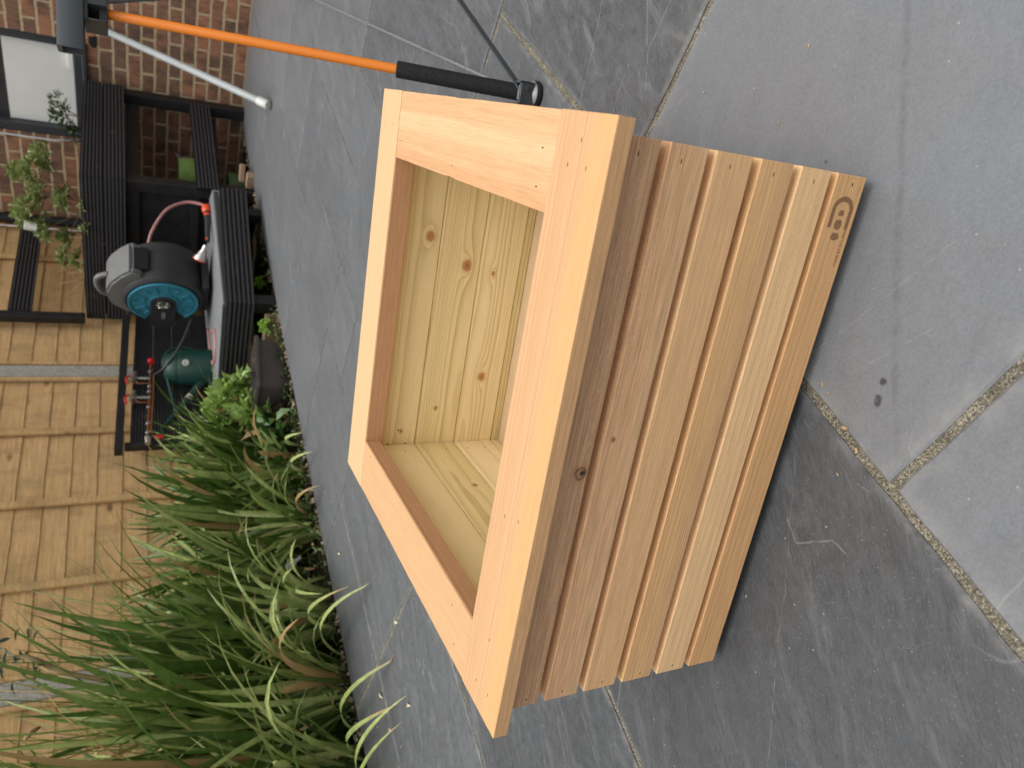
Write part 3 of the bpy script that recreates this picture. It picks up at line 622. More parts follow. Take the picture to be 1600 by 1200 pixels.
def M_concrete():
    t = NT('concrete', 0.9, 0.15); a = t.noise(t.obj, 90, 5, 0.75); b = t.noise(t.obj, 12, 4)
    c = t.ramp(a, [(0.3, (0.14, 0.13, 0.11)), (0.45, (0.36, 0.34, 0.295)), (0.7, (0.52, 0.5, 0.44))]); t.color(t.mix(t.rng(b, .4, .7, 0, .35), c, (.25, .24, .2, 1))); t.bump(a, .8, .004); return t.m
concrete = M_concrete()
posts = [4.76, 2.862, 0.985, -0.92]
PL = ['pale concrete fence post standing above the black bench', 'weathered concrete fence post behind the tall grasses']
for i, y in enumerate(posts):
    if i in (0, 3): continue
    bm = NB(); box(bm, (FX-.05, y-.046, -.12), (FX+.035, y+.046, 1.95), bev=.008)
    tag(mesh_obj('concrete_post', bm, concrete), PL[i-1], 'fence post', 'concrete posts of the fence')
FL = ['lapped timber fence panel between the house corner and the first concrete post', 'lapped timber fence panel in full view behind the black bench and grasses', 'lapped timber fence panel mostly hidden by the tallest grasses']
for i in range(3):
    ya, yb = posts[i+1]+.05, min(posts[i]-.05, 4.30)
    pn = thing('timber_fence', (FX, (ya+yb)/2, 0), 0, FL[i], 'fence panel', 'lapped fence panels along the garden side')
    bm = NB(); lay = bm.faces.layers.float.new('row')
    H = 0.116; k = 0; z = -.1
    while z < 1.86:
        n = int((yb-ya)/.04); t0 = .012
        ph = random.uniform(0, 50); topw = []
        # lower edge proud and slightly wavy, laps over the board below
        vs = []
        for j in range(n+1):
            yy = ya+.012+(yb-ya-.024)*j/n; wv = .006*noise.noise((yy*3, ph, 0)) + .003*noise.noise((yy*11, ph, 3))
            vs.append([bm.verts.new((FX+dx, yy, zz)) for dx, zz in ((-.006, z+H+.02), (.001, z+H+.02), (.005, z+.002+wv), (.001, z+wv))])
        for a, b in zip(vs, vs[1:]):
            for q in range(4):
                f = bm.faces.new((a[q], b[q], b[(q+1)%4], a[(q+1)%4])); f[lay] = k + i*20
        for e_ in (vs[0], vs[-1][::-1]):
            f = bm.faces.new(e_); f[lay] = k + i*20
        z += H; k += 1
    mesh_obj('lap_boards', bm, fence_board, pn, world=True)
    bys = {0: [3.92], 1: [2.405, 1.935, 1.475], 2: [.47, 0.0, -.45]}[i]
    def batten(y0, y1, zlo=-.08, zhi=1.86, x1=.036):
        M = axis_M((FX+(x1+.016)/2+.0005, (y0+y1)/2, (zlo+zhi)/2), (1, 0, 0), (0, 0, 1)); b = NB(); box(b, (-(zhi-zlo)/2, -(y1-y0)/2, -(x1-.016)/2), ((zhi-zlo)/2, (y1-y0)/2, (x1-.016)/2), bev=.003)
        b.transform(M); b2 = mesh_obj('batten', b, fence_board, pn, world=True); return b2
    batten(ya+.002, ya+.024); batten(yb-.024, yb-.002)
    for y in bys: batten(y-.019, y+.019)
    bm = NB(); box(bm, (FX-.02, ya, 1.865), (FX+.045, yb, 1.885), bev=.003); mesh_obj('top_rail', bm, fence_board, pn, world=True)

# ------------------------------------------------------------------ black decking furniture
def M_deck():
    t = NT('black_decking', 0.55, 0.3)
    a = t.noise(t.vmath('MULTIPLY', t.obj, (3, 3, 60)), 1, 4, 0.6); b = t.noise(t.obj, 26, 4, 0.7); c0 = t.attr('ridge')
    c = t.ramp(a, [(0.3, (0.006, 0.006, 0.007)), (0.7, (0.012, 0.012, 0.013))])
    c = t.mix(t.math('MULTIPLY', c0, 0.9), c, (0.05, 0.048, 0.051, 1))
    c = t.mix(t.math('MULTIPLY', t.rng(b, 0.60, 0.72), 0.32), c, (0.2, 0.17, 0.14, 1))
    t.color(c); t.bump(a, 0.3, 0.002); return t.m
deck = M_deck()
def decking(bm, p0, p1, z0_, z1_, thick, n, out_, zl=None, zr=None):
    """grooved board standing on edge from p0 to p1 (plan), ridged face towards out_"""
    lay = bm.faces.layers.float.get('ridge') or bm.faces.layers.float.new('ridge')
    p0, p1, o = V(*p0, 0), V(*p1, 0), V(*out_, 0).normalized()
    prof = [(0, -thick)]
    pitch = 1.0/n; g = .006
    for i in range(n):
        a = i*pitch
        prof += [(a + pitch*.06, 0), (a+pitch*.52, 0), (a+pitch*.60, -g), (a+pitch*.98, -g)]
    prof += [(1, -thick)]
    def ringp(p, za, zb): return [bm.verts.new(V(p.x, p.y, za+(zb-za)*s) + o*(d_)) for s, d_ in prof]
    a = ringp(p0, *(zl or (z0_, z1_))); b = ringp(p1, *(zr or (z0_, z1_)))
    m = len(prof)
    for i in range(m):
        f = bm.faces.new((a[i], b[i], b[(i+1)%m], a[(i+1)%m]))
        f[lay] = 1.0 if (i % 4 == 1 and i < m-1) else 0.0
    bm.faces.new(a[::-1]); bm.faces.new(b)
def obox(bm, p0, p1, z0_, z1_, t0, t1, nrm):
    """box along p0->p1 with thickness t0..t1 along nrm"""
    p0, p1, n = V(*p0, 0), V(*p1, 0), V(*nrm, 0).normalized()
    q = [p0+n*t0, p1+n*t0, p1+n*t1, p0+n*t1]; vs = [bm.verts.new((v.x, v.y, z)) for z in (z0_, z1_) for v in q]
    for f in ((3,2,1,0),(4,5,6,7),(0,1,5,4),(1,2,6,5),(2,3,7,6),(3,0,4,7)): bm.faces.new([vs[i] for i in f])
black_wood = M_plain('black_timber', (0.016, 0.015, 0.015), 0.5, 0.35, 15, 0.1)
# raised corner trough on posts
ct = thing('raised_trough', (-2.2, 3.8, 0), 0, 'tall black decking trough on posts in the corner of brick wall and fence', 'planter')
Kc, Kr, Kl = (-1.895, 3.46), (-1.70, 4.22), (-2.80, 3.30)
nR = (.97, -.24); nL = (-.17, -.98)
bm = NB(); decking(bm, Kc, Kr, .690, .803, .024, 6, nR, zr=(.700, .812)); decking(bm, Kc, Kr, .807, .917, .024, 6, nR, zr=(.815, .912)); mesh_obj('trough_side', bm, deck, ct, world=True)
bm = NB(); decking(bm, Kl, (Kc[0]-.003, Kc[1]), .696, .807, .024, 6, nL, zr=(.690, .803)); decking(bm, Kl, (Kc[0]-.003, Kc[1]), .811, .915, .024, 6, nL, zr=(.807, .917)); mesh_obj('trough_side', bm, deck, ct, world=True)
bm = NB(); prism(bm, [(Kc[0]-.03, Kc[1]+.04), (Kr[0]-.04, Kr[1]+.03), (-2.78, 4.24), (-2.78, Kl[1]+.03)], .70, .89); mesh_obj('trough_soil', bm, soil, ct, world=True)
def post(x, y, w_=.062, top=.80, bot=-.02, rz=0.0, name='post', par=None):
    bm = NB(); box(bm, (-w_/2, -w_/2, bot), (w_/2, w_/2, top), Matrix.Translation((x, y, 0)) @ Matrix.Rotation(rz, 4, 'Z'), bev=.003); return mesh_obj(name, bm, black_wood, par or ct, world=True)
post(-1.943, 3.515, .07, .692); post(-1.772, 4.225, .07, .70); post(-2.72, 3.40, .07, .69); post(-2.72, 4.23, .07, .69)
bm = NB(); obox(bm, (-1.935, 3.56), (-1.79, 4.18), .62, .69, -.035, 0, nR); mesh_obj('rail', bm, black_wood, ct, world=True)
bm = NB(); obox(bm, (-2.68, 3.41), (-1.98, 3.50), .62, .69, -.035, 0, nL); obox(bm, (-2.68, 3.41), (-1.98, 3.50), .30, .345, -.035, 0, nL); mesh_obj('rail', bm, black_wood, ct, world=True)
bm = NB(); obox(bm, (-2.68, 3.43), (-1.98, 3.52), .02, .685, -.03, -.010, (.0, -1)); mesh_obj('side_panel', bm, black_wood, ct, world=True)
bm = NB(); decking(bm, (-1.900, 3.47), (-1.735, 4.20), .195, .318, .024, 6, nR, zr=(.212, .335)); mesh_obj('shelf_front', bm, deck, ct, world=True)
bm = NB(); prism(bm, [(-1.935, 3.53), (-1.80, 4.17), (-2.70, 4.19), (-2.70, 3.45)], .175, .20); mesh_obj('shelf', bm, black_wood, ct, world=True)
# low bench with grooved back
bn = thing('potting_bench', (-2.2, 2.7, 0), 0, 'low black decking bench with grey top and grooved back panel, under the hose reel', 'bench')
A0, A1, B1 = (-1.860, 2.366), (-1.735, 3.22), (-2.72, 2.22)
bm = NB(); decking(bm, A0, A1, .108, .238, .024, 6, (.99, -.15), zr=(.078, .222)); mesh_obj('front_board', bm, deck, bn, world=True)
bm = NB(); decking(bm, B1, (A0[0]-.002, A0[1]), .108, .238, .024, 6, (.16, -.98), zl=(.118, .245)); mesh_obj('front_board', bm, deck, bn, world=True)
grey_top = M_plain('grey_bench_top', (0.20, 0.21, 0.215), 0.5, 0.15, 12)
bm = NB(); prism(bm, [(-1.90, 2.40), (-1.79, 3.28), (-1.93, 3.40), (-2.66, 3.32), (-2.68, 2.27)], .212, .252); mesh_obj('bench_top', bm, grey_top, bn, world=True)
bm = NB(); obox(bm, (-1.862, 2.372), (-1.740, 3.22), .226, .2475, -.046, -.0255, (.99, -.15)); obox(bm, (-2.68, 2.262), (-1.90, 2.385), .226, .2535, -.03, -.004, (.16, -.98)); mesh_obj('edge_trim', bm, M_plain('dull_black_trim', (.05, .05, .052), .6), bn, world=True)
post(-1.915, 2.43, .07, .205, par=bn, name='leg'); post(-1.85, 3.14, .06, .205, par=bn, name='leg'); post(-2.62, 2.32, .07, .205, par=bn, name='leg'); post(-2.6, 3.2, .07, .205, par=bn, name='leg')
bm = NB(); zz = .247
for k in range(4): decking(bm, (-2.715, 2.20), (-2.715, 3.27), zz+k*.103, zz+k*.103+.101, .022, 7, (1, 0), zl=(zz+k*.108, zz+k*.108+.106), zr=(zz+k*.100, zz+k*.1+.098))
mesh_obj('back_panel', bm, deck, bn, world=True)
bm = NB(); obox(bm, (-2.70, 2.14), (-2.70, 3.27), .688, .726, -.035, .018, (1, 0)); vs = bm.verts[:]
for v in vs:
    if v.co.y < 2.5: v.co.z += .022
    else: v.co.z -= .012
mesh_obj('back_rail', bm, black_wood, bn, world=True)
bm = NB(); box(bm, (-2.735, 2.165, 0), (-2.695, 2.198, .70), bev=.002); mesh_obj('back_post', bm, black_wood, bn, world=True)
# timber sleeper under the bench end
old_wood = M_wood('weathered_timber', (0.20, 0.145, 0.085), (0.11, 0.075, 0.04), .006, (0, -.1), .003, .6, .5, blot=.6, seed=71)
bm = NB(); box(bm, (-.3, -.03, -.04), (.3, .03, .055), bev=.004)
tag(mesh_obj('timber_edging', bm, old_wood, None, Matrix.Translation((-2.215, 2.33, .0))), 'weathered brown timber edging under the near end of the black bench', 'timber')
# black trellis frame against the fence
tr = thing('fence_shelf', (-2.76, 3.8, 0), 0, 'black decking shelf board and upright fixed against the fence above the corner trough', 'shelf')
bm = NB(); decking(bm, (-2.745, 3.30), (-2.735, 4.235), 1.195, 1.315, .024, 6, (1, 0)); mesh_obj('shelf_board', bm, deck, tr, world=True)
post(-2.775, 3.275, .052, 1.6, .92, par=tr, name='upright')

# ------------------------------------------------------------------ hose reel
dark_pl = M_plain('dark_grey_plastic', (0.03, 0.031, 0.033), 0.5, 0.12, 10)
mid_pl = M_plain('grey_plastic', (0.15, 0.152, 0.15), 0.45, 0.08, 10)
teal = M_plain('teal_plastic', (0.04, 0.22, 0.30), 0.4, 0.06, 10)
silver = M_plain('silver_metal', (0.6, 0.58, 0.54), 0.3, 0.1, 20, metal=1)
orange = M_plain('orange_plastic', (0.75, 0.09, 0.035), 0.4, 0.06)
pinkhose = M_plain('pink_grey_hose', (0.42, 0.2, 0.185), 0.4, 0.1)
hr = thing('hose_reel', (-2.30, 2.98, .246), 0, 'dark grey wall hose reel with teal disc and top handle, standing on the black bench', 'hose reel')
ax_ = V(-.28, -.96, 0).normalized(); sx_ = V(ax_.y, -ax_.x, 0)*-1   # disc axis; sideways
if sx_.x < 0: sx_ = -sx_
HC = V(-2.30, 2.885, .505)          # front disc centre
Mr = Matrix(((sx_.x, 0, ax_.x, HC.x), (sx_.y, 0, ax_.y, HC.y), (0, 1, 0, HC.z), (0, 0, 0, 1)))   # local x sideways, y up, z towards viewer
bm = NB(); lathe(bm, [(0, -.27), (.195, -.27), (.212, -.25), (.214, -.05), (.207, -.012), (.192, 0), (.185, -.004), (.0, -.004)], Mr, 48)
ho = smooth_by_angle(mesh_obj('drum_housing', bm, dark_pl, hr, world=True), 35)
bm = NB(); hood = [(-.19, .07), (-.10, .14), (.20, .10), (.225, .16), (.17, .215), (.10, .262), (.02, .285), (-.09, .262), (-.16, .19)]
prism(bm, hood, -.235, -.03, Mr); bmesh.ops.bevel(bm, geom=bm.edges[:], offset=.012, segments=2, affect='EDGES'); smooth_by_angle(mesh_obj('hood', bm, mid_pl, hr, world=True), 35)
bm = NB(); prism(bm, [(.165, .075), (.218, .075), (.218, .155), (.18, .165)], -.20, -.06, Mr); mesh_obj('hose_outlet', bm, black, hr, world=True)
bm = NB(); tube(bm, bez([Mr @ V(*p) for p in ((-.13, .20, -.13), (-.125, .285, -.13), (-.07, .322, -.13), (.02, .325, -.13), (.06, .27, -.13))], 5), .015, 12)
smooth_by_angle(mesh_obj('handle', bm, mid_pl, hr, world=True))
bm = NB(); n = 64; a0, a1 = R(-140), R(150)
def ringseg(r0, r1, z0__, z1__, s0, s1, k):
    vs = []
    for i in range(k+1):
        a = s0+(s1-s0)*i/k; c_, s_ = math.cos(a), math.sin(a)
        vs.append([bm.verts.new(Mr @ V(r*c_, r*s_, z)) for r, z in ((r0, z0__), (r1, z0__), (r1, z1__), (r0, z1__))])
    for p, q in zip(vs, vs[1:]):
        for j in range(4): bm.faces.new((p[j], q[j], q[(j+1)%4], p[(j+1)%4]))
    bm.faces.new(vs[0]); bm.faces.new(vs[-1][::-1])
ringseg(.066, .178, -.002, .006, a0, a1, 60)
ringseg(.168, .180, .006, .013, a0, a1, 60); ringseg(.066, .078, .006, .013, a0, a1, 60)
for k in range(6):
    s = a0 + (a1-a0)*(k+.22)/6; e = s + (a1-a0)*.56/6
    ringseg(.098, .104, .006, .012, s, e, 8); ringseg(.146, .152, .006, .012, s, e, 8); ringseg(.104, .146, .006, .012, s, s+.07, 2); ringseg(.104, .146, .006, .012, e-.07, e, 2)
disc = smooth_by_angle(mesh_obj('disc', bm, teal, hr, world=True), 30)
bm = NB(); prism(bm, [(.066*math.cos(a), .066*math.sin(a)) for a in [R(q) for q in range(-90, 91, 15)]] + [(-.225, .062), (-.225, -.066)], -.003, .016, Mr); smooth_by_angle(mesh_obj('bracket_arm', bm, dark_pl, hr, world=True))
bm = NB(); lathe(bm, [(0, .018), (.03, .018), (.036, .022), (.036, .026), (.02, .03), (.018, .022), (0, .022)], Mr, 24)
for k in range(8): a = k*math.pi/4; box(bm, (.022, -.003, .024), (.034, .003, .032), Mr @ Matrix.Rotation(a, 4, 'Z'))
smooth_by_angle(mesh_obj('hub', bm, silver, hr, world=True))
bm = NB(); box(bm, (-.15, -.012, .016), (-.085, .008, .018), Mr); mesh_obj('badge', bm, M_plain('badge_grey', (.2, .2, .2), .4), hr, world=True)
bm = NB(); box(bm, (-.30, -.17, -.2), (-.205, .19, -.10), Mr, bev=.006); box(bm, (-.24, -.06, -.2), (-.20, .06, .014), Mr, bev=.004); box(bm, (-.12, -.235, -.24), (.12, -.195, -.03), Mr, bev=.006); smooth_by_angle(mesh_obj('wall_bracket', bm, dark_pl, hr, world=True))
bm = NB(); tube(bm, bez([(-2.17, 3.05, .60), (-2.12, 3.10, .598), (-2.10, 3.155, .577), (-2.03, 3.19, .555), (-1.96, 3.29, .485), (-1.935, 3.35, .385), (-1.925, 3.33, .30), (-1.935, 3.31, .275)]), .0085, 10)
hs_ = tag(mesh_obj('garden_hose', bm, pinkhose, smooth=True), 'pinkish grey hose arching from the reel down to the spray gun', 'hose')
bm = NB(); tube(bm, bez([(-2.35, 2.70, .262), (-2.28, 2.62, .256), (-2.35, 2.52, .256), (-2.5, 2.60, .256), (-2.55, 2.95, .256)]), .008, 8)
tube(bm, bez([(-2.38, 2.84, .36), (-2.45, 2.70, .42), (-2.55, 2.62, .5), (-2.66, 2.66, .56)]), .0055, 8, mi=1)
tag(mesh_obj('supply_hose', bm, [pinkhose, M_plain('dark_hose', (.035, .035, .035), .4)], smooth=True), 'short supply hose from the reel base to the copper pipe by the watering can', 'hose')
# spray gun on the bench edge
sg = thing('spray_gun', (-1.96, 3.1, .25), 0, 'black and silver hose spray gun with orange collar lying along the bench edge', 'spray gun')
g0, g1, g2, g3 = V(-1.935, 3.31, .274), V(-1.95, 3.20, .272), V(-1.975, 3.04, .282), V(-2.0, 2.915, .300)
bm = NB(); lathe(bm, [(0, -.02), (.016, -.02), (.026, -.008), (.026, .02), (.017, .034), (0, .034)], axis_M(g0, g1-g0), 18); smooth_by_angle(mesh_obj('collar', bm, orange, sg, world=True))
bm = NB(); tube(bm, [g0+(g1-g0)*.3, g1, g1+(g2-g1)*.6, g2], [.014, .017, .015, .013], 14); smooth_by_angle(mesh_obj('grip', bm, dark_pl, sg, world=True))
bm = NB(); lathe(bm, [(.018, 0), (.018, .016)], axis_M(g1+(g0-g1)*.35, g0-g1), 16); mesh_obj('accent_ring', bm, orange, sg, world=True)
bm = NB(); lathe(bm, [(0, 0), (.006, 0), (.006, .008), (0, .008)], axis_M(g2+V(.012, 0, .004), V(1, 0, .3)), 10); mesh_obj('button', bm, orange, sg, world=True)
d = V(-.80, -.30, .30).normalized()
bm = NB(); lathe(bm, [(0, -.03), (.012, -.028), (.014, 0), (.026, .028), (.036, .05), (.036, .0585), (0, .0595)], axis_M(g2+d*.055, d), 22); smooth_by_angle(mesh_obj('spray_head', bm, silver, sg, world=True))
bm = NB(); lathe(bm, [(.035, .0), (.0375, .001), (.0378, .006), (.034, .008), (.030, .006), (.035, .0)], axis_M(g2+d*.112, d), 22); smooth_by_angle(mesh_obj('nozzle_ring', bm, orange, sg, world=True))

# ------------------------------------------------------------------ watering can
green_pl = M_plain('green_plastic', (0.006, 0.036, 0.027), 0.45, 0.08, 10)
wc = thing('watering_can', (-2.60, 2.665, .255), 0, 'dark green watering can with long spout in front of the grooved back panel', 'watering can')
Cc = V(-2.60, 2.665, .255)
bm = NB(); lathe(bm, [(0, 0), (.104, 0), (.107, .004), (.100, .175), (.096, .180), (.096, .185), (.089, .205), (.072, .235), (.054, .250), (0, .254)], Matrix.Translation(Cc), 36); smooth_by_angle(mesh_obj('body', bm, green_pl, wc, world=True), 38)
sd_ = V(-.32, -.95, 0).normalized(); sp0 = Cc+sd_*.085+V(0, 0, .045)
sp1 = Cc+sd_*.47+V(0, 0, .33)
bm = NB(); tube(bm, [sp0, sp0+(sp1-sp0)*.25, sp0+(sp1-sp0)*.75, sp1], [.024, .017, .012, .010], 14); smooth_by_angle(mesh_obj('spout', bm, green_pl, wc, world=True))
bm = NB(); tube(bm, [sp0+(sp1-sp0)*.245, sp0+(sp1-sp0)*.30], .0195, 12); mesh_obj('spout_band', bm, M_plain('pale_band', (.4, .38, .3), .4), wc, world=True)
bm = NB(); tube(bm, [Cc+V(-.01, -.03, .24), sp0+(sp1-sp0)*.52], .008, 8); smooth_by_angle(mesh_obj('spout_brace', bm, green_pl, wc, world=True))
bm = NB(); tube(bm, bez([Cc+sd_*.02+V(0, 0, .245), Cc-sd_*.05+V(0, 0, .25), Cc-sd_*.115+V(0, 0, .21), Cc-sd_*.13+V(0, 0, .13), Cc-sd_*.1+V(0, 0, .05)]), .009, 10); smooth_by_angle(mesh_obj('handle', bm, green_pl, wc, world=True))
bm = NB(); vd = V(.64, -.77, 0); tv = V(.77, .64, 0); Mb = axis_M(Cc+vd*.1025+tv*.035+V(0, 0, .14), vd+V(0,0,.06), tv); lathe(bm, [(0, .002), (.017, .002), (.019, 0)], Mb, 20); lathe(bm, [(.008, .003), (.012, .004), (.014, .0025)], Mb, 14); mesh_obj('emblem', bm, M_plain('pale_emblem', (.42, .42, .37), .5), wc, world=True)

# ------------------------------------------------------------------ copper tap manifold on the back panel
copper = M_plain('copper_pipe', (0.30, 0.12, 0.06), 0.35, 0.25, 30, metal=0.85)
redp = M_plain('red_lever', (0.5, 0.02, 0.02), 0.4, 0.05)
tm = thing('tap_manifold', (-2.69, 2.45, .4), 0, 'copper pipe manifold with two brass taps and red levers on the bench back panel', 'taps')
PXm = -2.672
bm = NB(); tube(bm, [(PXm, 2.205, .590), (PXm, 2.76, .566)], .0085, 10); tube(bm, [(PXm+.012, 2.22, .575), (PXm+.012, 2.66, .552)], .006, 8)
for y in (2.645, 2.497): tube(bm, [(PXm, y-.035, .583+.0*(y)), (PXm, y-.035, .635), (PXm+.01, y-.02, .648)], .006, 8)
smooth_by_angle(mesh_obj('copper_pipe', bm, copper, tm, world=True))
for y in (2.648, 2.497):
    dz_ = (2.648-y)*.04
    bm = NB(); tube(bm, [(PXm, y, .575), (PXm, y, .655+dz_)], .013, 12); tube(bm, [(PXm-.0, y-.03, .652+dz_), (PXm+.0, y+.052, .648+dz_)], [.014, .009], 12); lathe(bm, [(0, 0), (.017, 0), (.017, .014), (0, .016)], axis_M((PXm+.006, y-.01, .655+dz_), (1, 0, 0)), 12)
    lathe(bm, [(0, 0), (.012, 0), (.014, .012), (0, .014)], axis_M((PXm+.02, y-.03, .662+dz_), (1, 0, .2)), 10)
    tp = smooth_by_angle(mesh_obj('tap', bm, silver, tm, world=True))
    bm = NB(); tube(bm, bez([(PXm+.012, y+.012, .672+dz_), (PXm+.014, y, .690+dz_), (PXm+.016, y-.03, .694+dz_), (PXm+.016, y-.058, .685+dz_)], 4), .0055, 8); smooth_by_angle(mesh_obj('lever', bm, redp, tp, world=True))
for y, z in ((2.30, .588), (2.235, .590), (2.42, .583), (2.54, .578), (2.58, .576), (2.70, .57)):
    bm = NB(); lathe(bm, [(.009, -.008), (.0125, -.008), (.0135, 0), (.0125, .008), (.009, .008)], axis_M((PXm, y, z), (0, 1, 0)), 12); smooth_by_angle(mesh_obj('fitting', bm, silver, tm, world=True))
bm = NB()
lathe(bm, [(0, -.035), (.014, -.03), (.016, 0), (.013, .02), (0, .022)], axis_M((PXm+.004, 2.19, .592), (0, 1, .05)), 14); smooth_by_angle(mesh_obj('fitting', bm, silver, tm, world=True))
bm = NB(); lathe(bm, [(0, -.012), (.018, -.012), (.02, 0), (.018, .012), (0, .012)], axis_M((PXm+.012, 2.775, .566), (0, 1, 0)), 12); smooth_by_angle(mesh_obj('red_knob', bm, redp, tm, world=True))
bm = NB(); box(bm, (PXm+.008, 2.185, .515), (PXm+.018, 2.205, .56), bev=.002); mesh_obj('red_tag', bm, redp, tm, world=True)

# ------------------------------------------------------------------ things inside and under the corner trough
fab = M_plain('green_fabric', (0.10, 0.155, 0.035), 0.9, 0.2, 20, 0.3)
bg_ = thing('garden_bag', (-1.98, 3.78, .2), 0, 'soft green garden bag on the low shelf behind the grooved board', 'bag')
bm = NB(); lathe(bm, [(0, 0), (.12, 0), (.135, .05), (.13, .17), (.122, .205), (.116, .205), (.122, .16), (.12, .03), (0, .02)], Matrix.Translation((-2.01, 3.74, .201)) @ Matrix.Diagonal((1, .8, 1, 1)), 22); smooth_by_angle(mesh_obj('bag_body', bm, fab, bg_, world=True))
bm = NB(); tube(bm, bez([(-1.93, 3.82, .39), (-1.9, 3.86, .43), (-1.88, 3.80, .42), (-1.9, 3.74, .38)], 5), .006, 6); mesh_obj('strap', bm, black, bg_, world=True)
bm = NB(); lathe(bm, [(0, 0), (.085, 0), (.10, .13), (.097, .135), (.092, .13), (.078, .01), (0, .01)], Matrix.Translation((-2.02, 3.70, -.01)), 22); tag(smooth_by_angle(mesh_obj('plant_pot', bm, M_plain('green_pot', (.05, .09, .025), .6))), 'dull green pot on the ground under the grooved shelf', 'pot')
pale_wood = M_wood('offcut_wood', (0.36, 0.25, 0.17), (0.25, 0.15, 0.09), .005, (0, -.05), .002, .5, .4, seed=77)
for i, (x, y, z, rz, lx, ly, lz_, lab) in enumerate(((-1.845, 3.60, .06, .2, .10, .045, .03, 'upper pale timber offcut stacked by the trough post'), (-1.86, 3.545, .018, -.1, .09, .05, .042, 'lower pale timber offcut lying on the soil by the trough post'))):
    bm = NB(); box(bm, (-lx/2, -ly/2, -lz_/2), (lx/2, ly/2, lz_/2), bev=.003)
    tag(mesh_obj('timber_offcut', bm, pale_wood, None, Matrix.Translation((x, y, z)) @ Matrix.Rotation(rz, 4, 'Z')), lab, 'timber', 'timber offcuts under the corner trough')

# ------------------------------------------------------------------ brown plastic trough tipped in the bed
brown_pl = M_plain('brown_plastic', (0.065, 0.055, 0.05), 0.5, 0.15, 6)
bt = thing('plastic_trough', (-1.99, 2.0, 0), 0, 'dark brown plastic planting trough leaning at the edge of the bed beside the black bench', 'trough')
Mt = Matrix.Translation((-1.985, 1.985, -.012)) @ Matrix.Rotation(R(93), 4, 'Z') @ Matrix.Rotation(R(2), 4, 'X') @ Matrix.Rotation(R(5), 4, 'Y')
def rrect(hx, hy, r, n=5):
    o = []
    for cx_, cy_, a in ((hx-r, hy-r, 0), (-hx+r, hy-r, 90), (-hx+r, -hy+r, 180), (hx-r, -hy+r, 270)):
        for k in range(n+1): b = R(a+90*k/n); o.append((cx_+r*math.cos(b), cy_+r*math.sin(b)))
    return o
bm = NB(); rings = []
for hx, hy, z in ((.145, .055, 0), (.155, .062, .012), (.160, .066, .03), (.178, .078, .125), (.178, .078, .135), (.190, .090, .137), (.190, .090, .152), (.176, .078, .152), (.170, .072, .12)):
    rings.append([bm.verts.new(Mt @ V(x, y, z)) for x, y in rrect(hx, hy, .03)])
for a, b in zip(rings, rings[1:]):
    for k in range(len(a)): bm.faces.new((a[k], a[(k+1)%len(a)], b[(k+1)%len(a)], b[k]))
bm.faces.new(rings[0][::-1]); smooth_by_angle(mesh_obj('trough_body', bm, brown_pl, bt, world=True), 35)
bm = NB(); bm.faces.new([bm.verts.new(Mt @ V(x, y, .12)) for x, y in rrect(.1695, .0715, .03)]); mesh_obj('compost', bm, soil, bt, world=True)

# ------------------------------------------------------------------ folding stand with orange leg
steel = M_plain('grey_steel', (0.055, 0.062, 0.066), 0.4, 0.12, 10)
steel_l = M_plain('light_steel', (0.28, 0.29, 0.3), 0.35, 0.1, 10, metal=0.3)
or_leg = M_plain('orange_paint', (0.68, 0.19, 0.014), 0.35, 0.05, 4)
rubber = M_plain('black_foam', (0.008, 0.008, 0.009), 0.8, 0.2, 60, 0.2)
st = thing('trestle_stand', (.14, .53, 0), 0, 'folding metal trestle stand with orange leg, black foam sleeve and grey steel braces', 'trestle')
F1 = V(.142, .528, 0); bd = V(.70, .71, 0).normalized(); H1 = V(.018, .832, .675); F2 = V(-.455, 2.70, 0)
def leg(F, H, par=st):
    d = (H-F).normalized(); k = .20*(1 if F is F1 else 1)
    bm = NB(); tube(bm, [F+d*.245, H], .0082, 16); o = smooth_by_angle(mesh_obj('orange_leg', bm, or_leg, par, world=True))
    bm = NB(); tube(bm, [F+d*.03, F+d*.248], .0140, 16); smooth_by_angle(mesh_obj('foam_sleeve', bm, rubber, o, world=True))
leg(F1, H1)
def foot(F):
    bm = NB(); lathe(bm, [(0, 0), (.0235, 0), (.0245, .004), (.022, .010), (.014, .016), (.012, .034), (0, .036)], Matrix.Translation(F), 24)
    o = smooth_by_angle(mesh_obj('foot', bm, rubber, st, world=True))
    bm = NB(); lathe(bm, [(.0225, .0105), (.0215, .0125), (.012, .020), (.0125, .0345), (0, .037)], Matrix.Translation(F), 24); smooth_by_angle(mesh_obj('foot_cup', bm, steel_l, o, world=True))
    vdir = V(.45, -.85, .2).normalized()
    Mf = Matrix.Translation(F+V(.004, -.012, .026)) @ Matrix.Rotation(R(25), 4, 'Z'); bm = NB(); box(bm, (-.020, -.0035, -.012), (.020, .0035, .014), Mf, bev=.001); box(bm, (-.02, -.0035, -.012), (-.0165, .022, .014), Mf); box(bm, (.0165, -.0035, -.012), (.02, .022, .014), Mf)
    lathe(bm, [(0, 0), (.0042, 0), (.004, .0022), (0, .0028)], Mf @ Matrix.Translation((.009, -.0035, .002)) @ Matrix.Rotation(R(90), 4, 'X'), 12)
    smooth_by_angle(mesh_obj('bracket', bm, steel, o, world=True))
foot(F1); foot(F2)
def bar(a, b, wdt, th, mat, nm='brace', side=V(0, 0, 1)):
    a, b = V(*a), V(*b); d = (b-a); M = axis_M((a+b)/2, side.cross(d).normalized(), d); bm = NB(); L = d.length/2; box(bm, (-L, -wdt/2, -th/2), (L, wdt/2, th/2), M, bev=.0006); return mesh_obj(nm, bm, mat, st, world=True)
H2 = H1 + bd*.85
